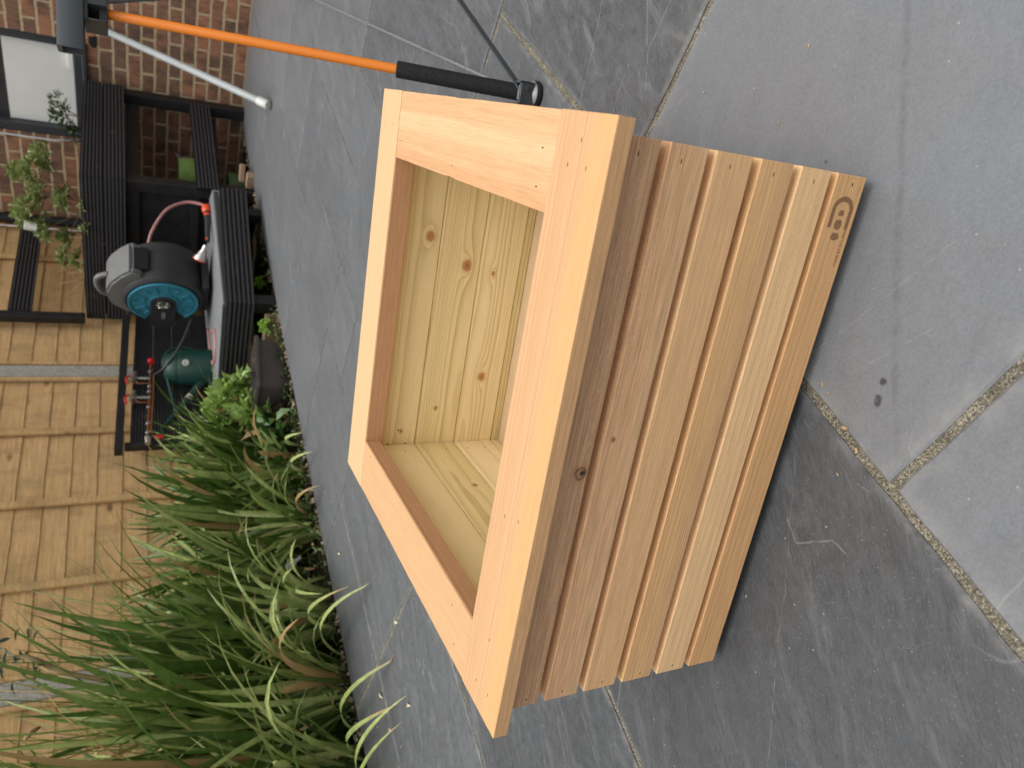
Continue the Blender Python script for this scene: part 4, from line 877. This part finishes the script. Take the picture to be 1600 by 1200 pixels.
bar(F1+V(.004, .004, .03), H2 - V(0, 0, .05), .0115, .003, steel)
bm = NB(); tube(bm, [F1+V(-.004, .012, .034), F2+V(0, 0, .06)], .0026, 8); smooth_by_angle(mesh_obj('tie_rod', bm, steel_l, st, world=True))
bar(H1+V(.006, .03, .01), F2+V(0, 0, .04), .016, .004, steel, 'rear_leg')
F3 = F1 + bd*.85
leg(F3, H2); foot(F3); bar(F3+V(0, 0, .03), H1+bd*.3, .0115, .003, steel)
# beam and end bracket, running out of the picture
Mb = Matrix(((bd.x, -bd.y, 0, H1.x), (bd.y, bd.x, 0, H1.y), (0, 0, 1, H1.z), (0, 0, 0, 1)))   # x along the beam, y back, z up
bm = NB()
poly = [(-.034, .040), (.034, .040), (.034, .086), (.020, .089), (-.020, .089), (-.034, .086)]
# curved grey cover
yz = [(-.030, .031), (-.034, .034), (-.034, .064), (-.030, .069), (.028, .069), (.034, .064), (.034, .034), (.028, .030), (.026, .034), (.026, .062), (-.026, .062), (-.028, .034)]
a = [bm.verts.new(Mb @ V(-.080, y*.45-.018, z)) for y, z in yz]; b = [bm.verts.new(Mb @ V(.90, y*.45-.018, z)) for y, z in yz]; n = len(yz)
for i in range(n): bm.faces.new((a[i], b[i], b[(i+1)%n], a[(i+1)%n]))
bm.faces.new(a[::-1]); bm.faces.new(b)
smooth_by_angle(mesh_obj('beam_cover', bm, M_plain('blue_grey_plastic', (.085, .1, .108), .4, .06), st, world=True), 35)
bm = NB()
x0_, x1_ = -.027, .14; zb, zt = -.003, .031
for lo, hi in (((x0_, .022, zb), (x1_, .026, zt)), ((x0_, -.028, zt-.006), (x1_, .026, zt)), ((x0_, -.028, zb), (x0_+.0035, .022, zt-.006)), ((-.001, -.030, zb), (.012, .022, zt-.006)), ((x1_-.004, -.028, zb), (x1_, .022, zt-.006)), ((x0_, -.014, zb), (x0_+.04, -.0115, zb+.012)) ): box(bm, lo, hi, Mb, bev=.0008)
for xx in (-.016, .030): lathe(bm, [(0, .0005), (.0035, .0005), (.0035, -.001)], Mb @ Matrix.Translation((xx, .0215, .008)) @ Matrix.Rotation(R(90), 4, 'X'), 12, mi=1)
smooth_by_angle(mesh_obj('end_bracket', bm, [steel, black], st, world=True))

# ------------------------------------------------------------------ plants
def M_leaf(name, c_dark, c_mid, c_light, dead=(0.42, 0.28, 0.12), trans=0.25, rough=0.4):
    t = NT(name, rough, 0.45); ti = t.attr('tint'); de = t.attr('dead')
    c = t.ramp(ti, [(0.0, c_dark), (0.5, c_mid), (1.0, c_light)]); n = t.noise(t.obj, 40, 3)
    k = t.rng(n, .3, .7, .8, 1.2); c = t.mix(1.0, c, t.comb(k, k, k), 'MULTIPLY'); c = t.mix(de, c, (*dead, 1))
    t.color(c)
    tr = t.n.new('ShaderNodeBsdfTranslucent'); t.l(c, tr.inputs[0]); mx = t.n.new('ShaderNodeMixShader'); mx.inputs[0].default_value = trans
    t.l(t.bsdf.outputs[0], mx.inputs[1]); t.l(tr.outputs[0], mx.inputs[2]); t.l(mx.outputs[0], t.out.inputs[0]); return t.m
sword = M_leaf('sword_leaf', (0.026, 0.062, 0.010), (0.115, 0.20, 0.036), (0.42, 0.49, 0.17))
blade = M_leaf('grass_blade', (0.05, 0.10, 0.018), (0.18, 0.26, 0.06), (0.46, 0.52, 0.19))
broad = M_leaf('broad_leaf', (0.10, 0.19, 0.03), (0.27, 0.40, 0.09), (0.42, 0.56, 0.18))
darkl = M_leaf('dark_leaf', (0.015, 0.035, 0.01), (0.04, 0.075, 0.02), (0.10, 0.15, 0.05))
blue = M_leaf('blue_leaf', (0.03, 0.07, 0.05), (0.07, 0.13, 0.1), (0.15, 0.22, 0.17))
def layers(bm):
    return (bm.faces.layers.float.get('tint') or bm.faces.layers.float.new('tint'), bm.faces.layers.float.get('dead') or bm.faces.layers.float.new('dead'))
def strap(bm, base, az_, L, wd, elev, curl, tint, dead=0.0, segs=9, fold=.25, twist=0.0, kink=None):
    lt_, ld_ = layers(bm); p = V(*base); e = elev; rows = []
    hd = V(math.cos(az_), math.sin(az_), 0); sd0 = V(-math.sin(az_), math.cos(az_), 0)
    for i in range(segs+1):
        f = i/segs; ww = wd*(0.55+0.45*min(1, f*4))*(1-max(0, (f-.45)/.55)**1.7)*.5 + .0004
        d = hd*math.cos(e)+V(0, 0, math.sin(e)); tw = twist*f; nrm = (V(0, 0, 1)*math.cos(e) - hd*math.sin(e)); s = sd0*math.cos(tw)+nrm*math.sin(tw); nn = nrm*math.cos(tw)-sd0*math.sin(tw)
        rows.append((bm.verts.new(p - s*ww + nn*ww*fold), bm.verts.new(p - nn*ww*fold*.4), bm.verts.new(p + s*ww + nn*ww*fold)))
        step = L/segs; p = p + d*step; e -= curl*step/L*(0.35+1.3*f)
        if kink and abs(f-kink[0]) < .5/segs: e -= kink[1]
        if p.z < .006 and e < 0: p.z = .006; e = max(e, -.05)
    for i, (a, b) in enumerate(zip(rows, rows[1:])):
        f = i/segs
        for k in (0, 1):
            fc = bm.faces.new((a[k], a[k+1], b[k+1], b[k])); fc[lt_] = min(1, max(0, tint+.12*f)); fc[ld_] = max(dead, 0) if dead >= .99 else (max(0, min(1, (f-(1-dead))*6)) if dead > 0 else 0)
    return p
def clump(name, label, cat, base, n, L, wd, rad, mat, tint=(0, .6), lean=(0, 0), elev=(60, 88), curl=(.4, 1.6), group=None, dead=.15, z=-.02):
    bm = NB(); layers(bm)
    for i in range(n):
        a = random.uniform(0, 2*math.pi); r_ = rad*math.sqrt(random.random()); b = (base[0]+r_*math.cos(a), base[1]+r_*math.sin(a), z)
        aa = a + random.gauss(0, .7); ev = R(random.uniform(*elev)); d = V(math.cos(aa)*math.cos(ev)+lean[0], math.sin(aa)*math.cos(ev)+lean[1], 0); az2 = math.atan2(d.y, d.x)
        ev2 = math.atan2(math.sin(ev), d.length)
        dd = random.random(); de = random.uniform(.05, .3) if dd < dead else (1.0 if dd > 1-dead*.3 else 0)
        tv_ = random.uniform(*tint) if random.random() > .3 else random.uniform(.6, 1)
        strap(bm, b, az2, L*random.uniform(.55, 1.1), wd*random.uniform(.6, 1.15), ev2, random.uniform(*curl), tv_, de, twist=random.gauss(0, .5))
    o = mesh_obj(name, bm, mat, None); o.location = (0, 0, 0); tag(o, label, cat, group); return o
clumpG = 'sword leaved clumps along the bed'
spec = [ # x, y, n, L, width, rad, tint, elev, lean, label
 (-2.50, 2.04, 90, .52, .022, .12, (.0, .6), (58, 88), (.02, 0), 'short dark green sword leaved clump nearest the black bench'),
 (-2.42, 1.72, 150, .68, .027, .16, (.0, .5), (66, 89), (.02, 0), 'dark upright sword leaved clump second along from the bench'),
 (-2.40, 1.36, 170, .76, .028, .17, (.0, .55), (66, 89), (.02, 0), 'dense dark sword leaved clump against the fence behind the middle bed'),
 (-2.38, .98, 170, .76, .028, .17, (.0, .6), (62, 89), (.02, 0), 'broad dark clump in front of the second concrete post'),
 (-2.33, .62, 180, 1.0, .028, .17, (.0, .65), (60, 89), (.03, 0), 'tall arching clump beyond the second concrete post'),
 (-2.28, .28, 210, 1.18, .028, .18, (.05, .7), (64, 89), (.02, .0), 'tallest green clump at the near end of the bed'),
 (-2.25, -.05, 210, 1.28, .028, .18, (.05, .7), (66, 89), (.02, .0), 'near end clump cut off by the edge of the picture')]
for x, y, n, L, wdt, rad, ti, ev, ln, lab in spec:
    n = int(n*.68); wdt *= 1.42
    clump('leaf_clump', lab, 'plant', (x, y), n, L, wdt, rad, sword, (ti[0], ti[1]*.85), ln, ev, (.15, 1.3), clumpG, dead=.07)
front = [(-2.10, 1.46, 60, .40, .021, 'low arching clump with pale leaves at the bed edge near the weeds'), (-2.08, 1.16, 70, .46, .022, 'low arching clump at the bed edge opposite the planter corner'),
 (-2.05, .74, 70, .50, .021, 'low grassy clump drooping towards the paving by the white plant label'), (-2.02, .42, 80, .62, .021, 'grassy clump spilling long yellow green blades over the paving'),
 (-2.0, .10, 90, .72, .021, 'grassy clump spilling over the slate nearest the viewer'), (-1.98, -.18, 80, .72, .021, 'grassy clump at the near corner of the bed edge')]
for x, y, n, L, wdt, lab in front:
    n = int(n*.7); wdt *= 1.3
    clump('grass_clump', lab, 'grass', (x, y), n, L, wdt, .10, blade, (.0, .85), (.06, -.02), (50, 88), (.5, 2.0), 'arching grass clumps along the bed edge', dead=.18)
# long thin wiry stems in front of the fence
bm = NB(); layers(bm)
for i in range(190):
    x, y = random.uniform(-2.6, -2.1), random.uniform(-.25, .85); strap(bm, (x, y, 0), random.uniform(-.6, 2.2), random.uniform(.85, 1.4), .006, R(random.uniform(72, 89)), random.uniform(.2, 1.2), random.uniform(.1, .7), 1.0 if random.random() < .25 else .1, segs=10)
tag(mesh_obj('wiry_grass', bm, blade), 'tall thin wiry grass stems rising in front of the concrete post', 'grass', kind='stuff')
# blades that fall across the slate
bm = NB(); layers(bm)
for (x, y, az_, L, e, c_, ti, de) in ((-1.93, .82, -.62, .56, 42, 1.5, .75, .12), (-1.92, .60, -.25, .62, 38, 1.6, .8, .25), (-1.92, .50, -.05, .60, 34, 1.9, .9, .15), (-1.9, .22, -.02, .62, 30, 1.8, .7, .25),
    (-1.92, .05, .04, .66, 22, 1.1, .85, .06), (-1.92, .16, -.12, .58, 28, 1.5, .75, .3), (-1.9, -.05, .12, .62, 26, 1.2, .7, .2), (-1.95, 1.35, -.4, .34, 40, 1.9, .9, .1), (-1.95, 1.12, -.2, .34, 45, 2.2, .85, 1.0), (-1.95, 1.5, -.5, .30, 45, 2.0, .9, .1)):
    strap(bm, (x, y, .0), az_, L, .017, R(e), c_, ti, de, segs=14)
tag(mesh_obj('fallen_blades', bm, blade), 'long yellow green blades bending over the slate paving edge', 'grass', kind='stuff')

def leafq(bm, p, d, up_, L, wd, tint, dead=0.0, cup=.2):
    lt_, ld_ = layers(bm); d = d.normalized(); s = d.cross(up_)
    if s.length < 1e-3: s = d.cross(V(1, 0, 0))
    s.normalize(); nn = s.cross(d)
    mid = [p, p+d*L*.5-nn*L*.05, p+d*L-nn*L*.18]; l = [p+d*L*.25-s*wd*.45+nn*wd*cup, p+d*L*.62-s*wd*.42+nn*wd*cup]; r_ = [p+d*L*.25+s*wd*.45+nn*wd*cup, p+d*L*.62+s*wd*.42+nn*wd*cup]
    m = [bm.verts.new(x) for x in mid]; a = [bm.verts.new(x) for x in l]; b = [bm.verts.new(x) for x in r_]
    for f in ((m[0], m[1], a[0]), (a[0], m[1], a[1]), (a[1], m[1], m[2]), (m[0], b[0], m[1]), (b[0], b[1], m[1]), (b[1], m[2], m[1])):
        fc = bm.faces.new(f); fc[lt_] = tint; fc[ld_] = dead
def rdir(zmin=-1):
    while True:
        v = V(random.gauss(0, 1), random.gauss(0, 1), random.gauss(0, 1))
        if v.length > .1:
            v.normalize()
            if v.z > zmin: return v
def bush(bm, c, r_, n, L, wd, tint=(0, 1), flat=1.0, dead=.02):
    c = V(*c)
    for i in range(n):
        v = rdir(-.3); k = random.random()**.45; p = c + V(v.x*r_[0], v.y*r_[1], v.z*r_[2])*k
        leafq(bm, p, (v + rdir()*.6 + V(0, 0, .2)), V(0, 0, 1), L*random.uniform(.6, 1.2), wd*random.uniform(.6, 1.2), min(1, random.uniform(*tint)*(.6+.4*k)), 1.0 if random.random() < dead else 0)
def stems(bm, base, tips, r_=.002, mi=0):
    for tpt in tips: tube(bm, bez([base, ((base[0]+tpt[0])/2+random.uniform(-.02, .02), (base[1]+tpt[1])/2+random.uniform(-.02, .02), (base[2]+tpt[2])/2+.01), tpt], 5), r_, 5, mi=mi)
stemm = M_plain('plant_stem', (0.16, 0.12, 0.05), 0.7)
def leafy(name, label, cat, loc, build, mat, st_=None, group=None):
    t_ = thing(name, loc, 0, label, cat, group); bm = NB(); layers(bm); build(bm); mesh_obj('foliage', bm, mat, t_, world=True)
    if st_:
        bm = NB(); st_(bm); mesh_obj('stem', bm, stemm, t_, world=True, smooth=True)
    return t_
# light green broad leaved plant by the trough
def b1(bm):
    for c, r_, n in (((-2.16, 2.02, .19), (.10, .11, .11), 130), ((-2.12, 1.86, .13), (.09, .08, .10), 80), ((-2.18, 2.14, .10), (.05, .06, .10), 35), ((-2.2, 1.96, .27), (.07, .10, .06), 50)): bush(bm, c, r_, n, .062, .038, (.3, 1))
leafy('leafy_plant', 'bright light green broad leaved plant between the brown trough and the sword leaves', 'plant', (-2.15, 2.0, 0), b1, broad, lambda bm: stems(bm, (-2.16, 1.99, -.02), [(-2.16, 2.02, .2), (-2.1, 1.86, .15), (-2.2, 1.96, .27), (-2.18, 2.12, .14)], .004))
def b1b(bm): bush(bm, (-2.06, 1.70, .07), (.07, .07, .06), 26, .11, .05, (.2, .8)); bush(bm, (-2.0, 1.52, .05), (.05, .08, .05), 16, .10, .045, (0, .6))
leafy('dock_plant', 'low broad dark green leaves at the bed edge below the light green plant', 'plant', (-2.04, 1.65, 0), b1b, M_leaf('dock_leaf', (.03, .08, .015), (.07, .15, .03), (.15, .27, .06)))
for x, y, z, r_, lab in ((-1.93, 2.63, .045, .030, 'small bright green sedum ball growing under the black bench front'), (-1.93, 2.27, .055, .038, 'small bright green sedum ball beside the timber edging and brown trough')):
    bm = NB(); layers(bm); bush(bm, (x, y, z), (r_, r_, r_), 150, .014, .009, (.5, 1)); o = mesh_obj('sedum', bm, M_leaf('sedum_leaf', (.08, .19, .01), (.2, .42, .02), (.33, .58, .06)) if 'sedum_leaf' not in bpy.data.materials else bpy.data.materials['sedum_leaf'])
    tag(o, lab, 'plant', 'small sedum plants by the bench')
# sprays of light foliage in the corner trough
ctr = [((-2.02, 3.66, 1.16), .07, 60), ((-1.98, 3.72, 1.08), .055, 45), ((-2.20, 3.70, 1.13), .085, 75), ((-2.30, 3.66, 1.2), .09, 85), ((-2.36, 3.60, 1.10), .08, 60), ((-2.16, 3.62, 1.0), .07, 50), ((-2.40, 3.58, 1.0), .06, 40), ((-2.52, 3.56, 1.02), .05, 32), ((-2.12, 3.8, 1.24), .06, 45), ((-2.05, 3.9, 1.13), .07, 40), ((-2.5, 3.5, .95), .05, 25)]
def b2(bm):
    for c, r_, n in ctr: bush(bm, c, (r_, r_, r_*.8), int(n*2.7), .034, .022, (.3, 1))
    bush(bm, (-2.20, 3.40, .885), (.03, .02, .045), 26, .02, .013, (.3, 1)); bush(bm, (-2.06, 3.41, .905), (.025, .02, .02), 16, .02, .013, (.3, 1))
spray_leaf = M_leaf('spray_leaf', (.09, .13, .035), (.22, .28, .09), (.42, .50, .20))
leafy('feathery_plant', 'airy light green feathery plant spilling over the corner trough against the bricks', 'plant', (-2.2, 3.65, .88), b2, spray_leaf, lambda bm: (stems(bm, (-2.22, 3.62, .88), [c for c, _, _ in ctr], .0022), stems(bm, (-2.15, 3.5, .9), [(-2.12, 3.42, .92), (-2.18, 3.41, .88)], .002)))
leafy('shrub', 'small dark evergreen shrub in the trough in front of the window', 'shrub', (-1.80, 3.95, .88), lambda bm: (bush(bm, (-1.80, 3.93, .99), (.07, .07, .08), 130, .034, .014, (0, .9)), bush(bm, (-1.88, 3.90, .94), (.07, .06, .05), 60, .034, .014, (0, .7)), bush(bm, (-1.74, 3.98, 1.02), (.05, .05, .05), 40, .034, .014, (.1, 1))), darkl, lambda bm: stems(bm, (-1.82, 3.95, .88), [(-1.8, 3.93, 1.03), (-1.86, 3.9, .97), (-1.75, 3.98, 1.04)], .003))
bm = NB(); lathe(bm, [(0, 0), (.024, 0), (.027, .06), (.025, .062), (.02, .01), (0, .008)], axis_M((-2.345, 3.58, 1.155), (.15, 0, 1)), 18); tag(smooth_by_angle(mesh_obj('white_cup', bm, white_board)), 'small white plastic cup caught among the feathery plant', 'cup')
# dry brown twigs in the far trough corner
bm = NB()
for i in range(60):
    b = V(random.uniform(-2.76, -2.5), random.uniform(3.5, 3.9), .88); tube(bm, [b, b+V(random.uniform(-.05, .05), random.uniform(-.08, .06), random.uniform(.04, .16)), b+V(random.uniform(-.09, .09), random.uniform(-.12, .1), random.uniform(.08, .22))], .0014, 4)
tag(mesh_obj('dry_twigs', bm, M_plain('dry_stem', (.42, .27, .14), .8)), 'dry brown twiggy remains in the trough against the fence', 'twigs', kind='stuff')
# eucalyptus like branch reaching in at the left
br = [V(-2.52, .98, 1.17), V(-2.42, .93, 1.02), V(-2.40, .86, .92), V(-2.38, .80, .83), V(-2.36, .70, .55), V(-2.36, .62, -.02)]
def b3(bm):
    for i in range(26):
        p = br[0].lerp(br[2], random.random()) + V(random.uniform(-.04, .06), random.uniform(-.08, .10), random.uniform(-.03, .08)); leafq(bm, p, rdir(-.2)+V(0, 0, -.2), V(0, 0, 1), .06, .020, random.random())
leafy('sapling', 'slanting bare stem with blue green leaves rising out of the grasses by the post', 'shrub', (-2.36, .62, 0), b3, blue, lambda bm: tube(bm, bez(br[::-1], 4), [.010]*17+[.008]*4, 8))
# dry fluffy seed head
bm = NB(); tube(bm, bez([(-2.20, .42, 0), (-2.2, .46, .5), (-2.22, .52, .84), (-2.24, .58, .93)], 5), .0022, 6); tube(bm, [(-2.24, .58, .93), (-2.235, .565, .955), (-2.22, .54, .968)], [.004, .011, .005], 8)
tag(mesh_obj('seed_head', bm, M_plain('dry_seed', (.5, .3, .18), .9), smooth=True), 'single dry pinkish brown seed head above the near grasses', 'seed head')
# ground cover weeds and litter along the bed edge
bm = NB(); layers(bm)
for i in range(900):
    y = random.uniform(-.3, 3.4); x = -1.885 - abs(random.gauss(0, .035)) - (.0 if y > 1.9 else .0)
    if y > 2.35 and random.random() < .6: continue
    p = V(x+.012*math.sin(y*9), y, random.uniform(-.01, .025)); leafq(bm, p, rdir(-.1), V(0, 0, 1), random.uniform(.010, .026), random.uniform(.007, .016), random.random()*(.9 if y > .9 else .5), 0)
for i in range(1500):
    p = V(random.uniform(-2.75, -1.9), random.uniform(-.5, 2.3), random.uniform(-.02, .05)); leafq(bm, p, rdir(-.1), V(0, 0, 1), random.uniform(.02, .05), random.uniform(.008, .02), random.random()*.45, 1 if random.random() < .18 else 0)
tag(mesh_obj('ground_cover', bm, M_leaf('weed_leaf', (.025, .05, .012), (.08, .14, .035), (.2, .3, .09))), 'low weeds, moss and dead leaves along the edge of the bed', 'weeds', kind='stuff')
bm = NB()
for i in range(260):
    x, y = -1.888-abs(random.gauss(0, .03)), random.uniform(.2, 4.25); s = random.uniform(.003, .009); M = Matrix.Translation((x, y, -.006)) @ Matrix.Rotation(random.random()*3, 4, rdir()); box(bm, (-s, -s*.7, -s*.5), (s, s*.7, s*.5), M)
tag(mesh_obj('gravel', bm, M_plain('gravel_stone', (.36, .27, .18), .9, .5, 60)), 'small stones and grit along the edge of the paving', 'gravel', kind='stuff')
# white plant label
bm = NB(); box(bm, (-.006, -.0008, 0), (.006, .0008, .075), Matrix.Translation((-2.0, .962, .062)) @ Matrix.Rotation(R(35), 4, 'X') @ Matrix.Rotation(R(40), 4, 'Z')); box(bm, (-.013, -.001, .03), (.013, .001, .075), Matrix.Translation((-2.0, .962, .062)) @ Matrix.Rotation(R(35), 4, 'X') @ Matrix.Rotation(R(40), 4, 'Z'))
tag(mesh_obj('plant_label', bm, M_plain('white_plastic', (.75, .75, .74), .4, .03)), 'white plastic plant label among the low weeds of the bed', 'label')
# petals and bits lying on the slate
pet = M_plain('dry_petal', (.62, .55, .40), .7, .15)
PB = [(-1.543, .198, 'narrow cream petal on the slate nearest the grass'), (-1.325, .066, 'white petal on the slate beside the fallen blade'), (-1.514, .073, 'pinkish dry petal on the slate beyond the fallen blade'), (-1.264, .274, 'curled cream petal lying in the joint by the planter'), (-1.655, .744, 'tiny pale petal on the slate near the bent blade')]
for x, y, lab in PB:
    bm = NB(); layers(bm); leafq(bm, V(0, 0, .002), V(1, random.uniform(-.6, .6), .1), V(0, 0, 1), .028, .011, .5, cup=.3)
    o = mesh_obj('fallen_petal', bm, pet, None, Matrix.Translation((x, y, .001)) @ Matrix.Rotation(random.random()*6, 4, 'Z')); tag(o, lab, 'petal', 'dry petals on the slate')

# crumbs of bark, grit and dry leaf on the slate
bm = NB()
for (x, y, q) in [(.208, -.256, 1), (.196, -.306, 1), (.19, -.33, 2)] + [(random.uniform(-.75, .9), random.uniform(-.75, .45), 0) for _ in range(46)] + [(-.40+random.gauss(0, .01), random.uniform(-.5, -.25), 0) for _ in range(6)] + [(random.uniform(-1.8, -.9), random.uniform(-.1, 2.2), 3) for _ in range(60)]:
    l_ = random.uniform(.0008, .0022) if q == 0 else (random.uniform(.002, .0035) if q < 3 else random.uniform(.0015, .004))
    box(bm, (-l_, -l_*.45, 0), (l_, l_*.45, l_*.5), Matrix.Translation((x, y, -.0005)) @ Matrix.Rotation(random.random()*6.3, 4, 'Z'))
tag(mesh_obj('debris', bm, M_plain('dry_crumbs', (.42, .27, .15), .8, .6, 90)), 'scattered crumbs of bark, grit and dry leaf on the slate', 'debris', kind='stuff')
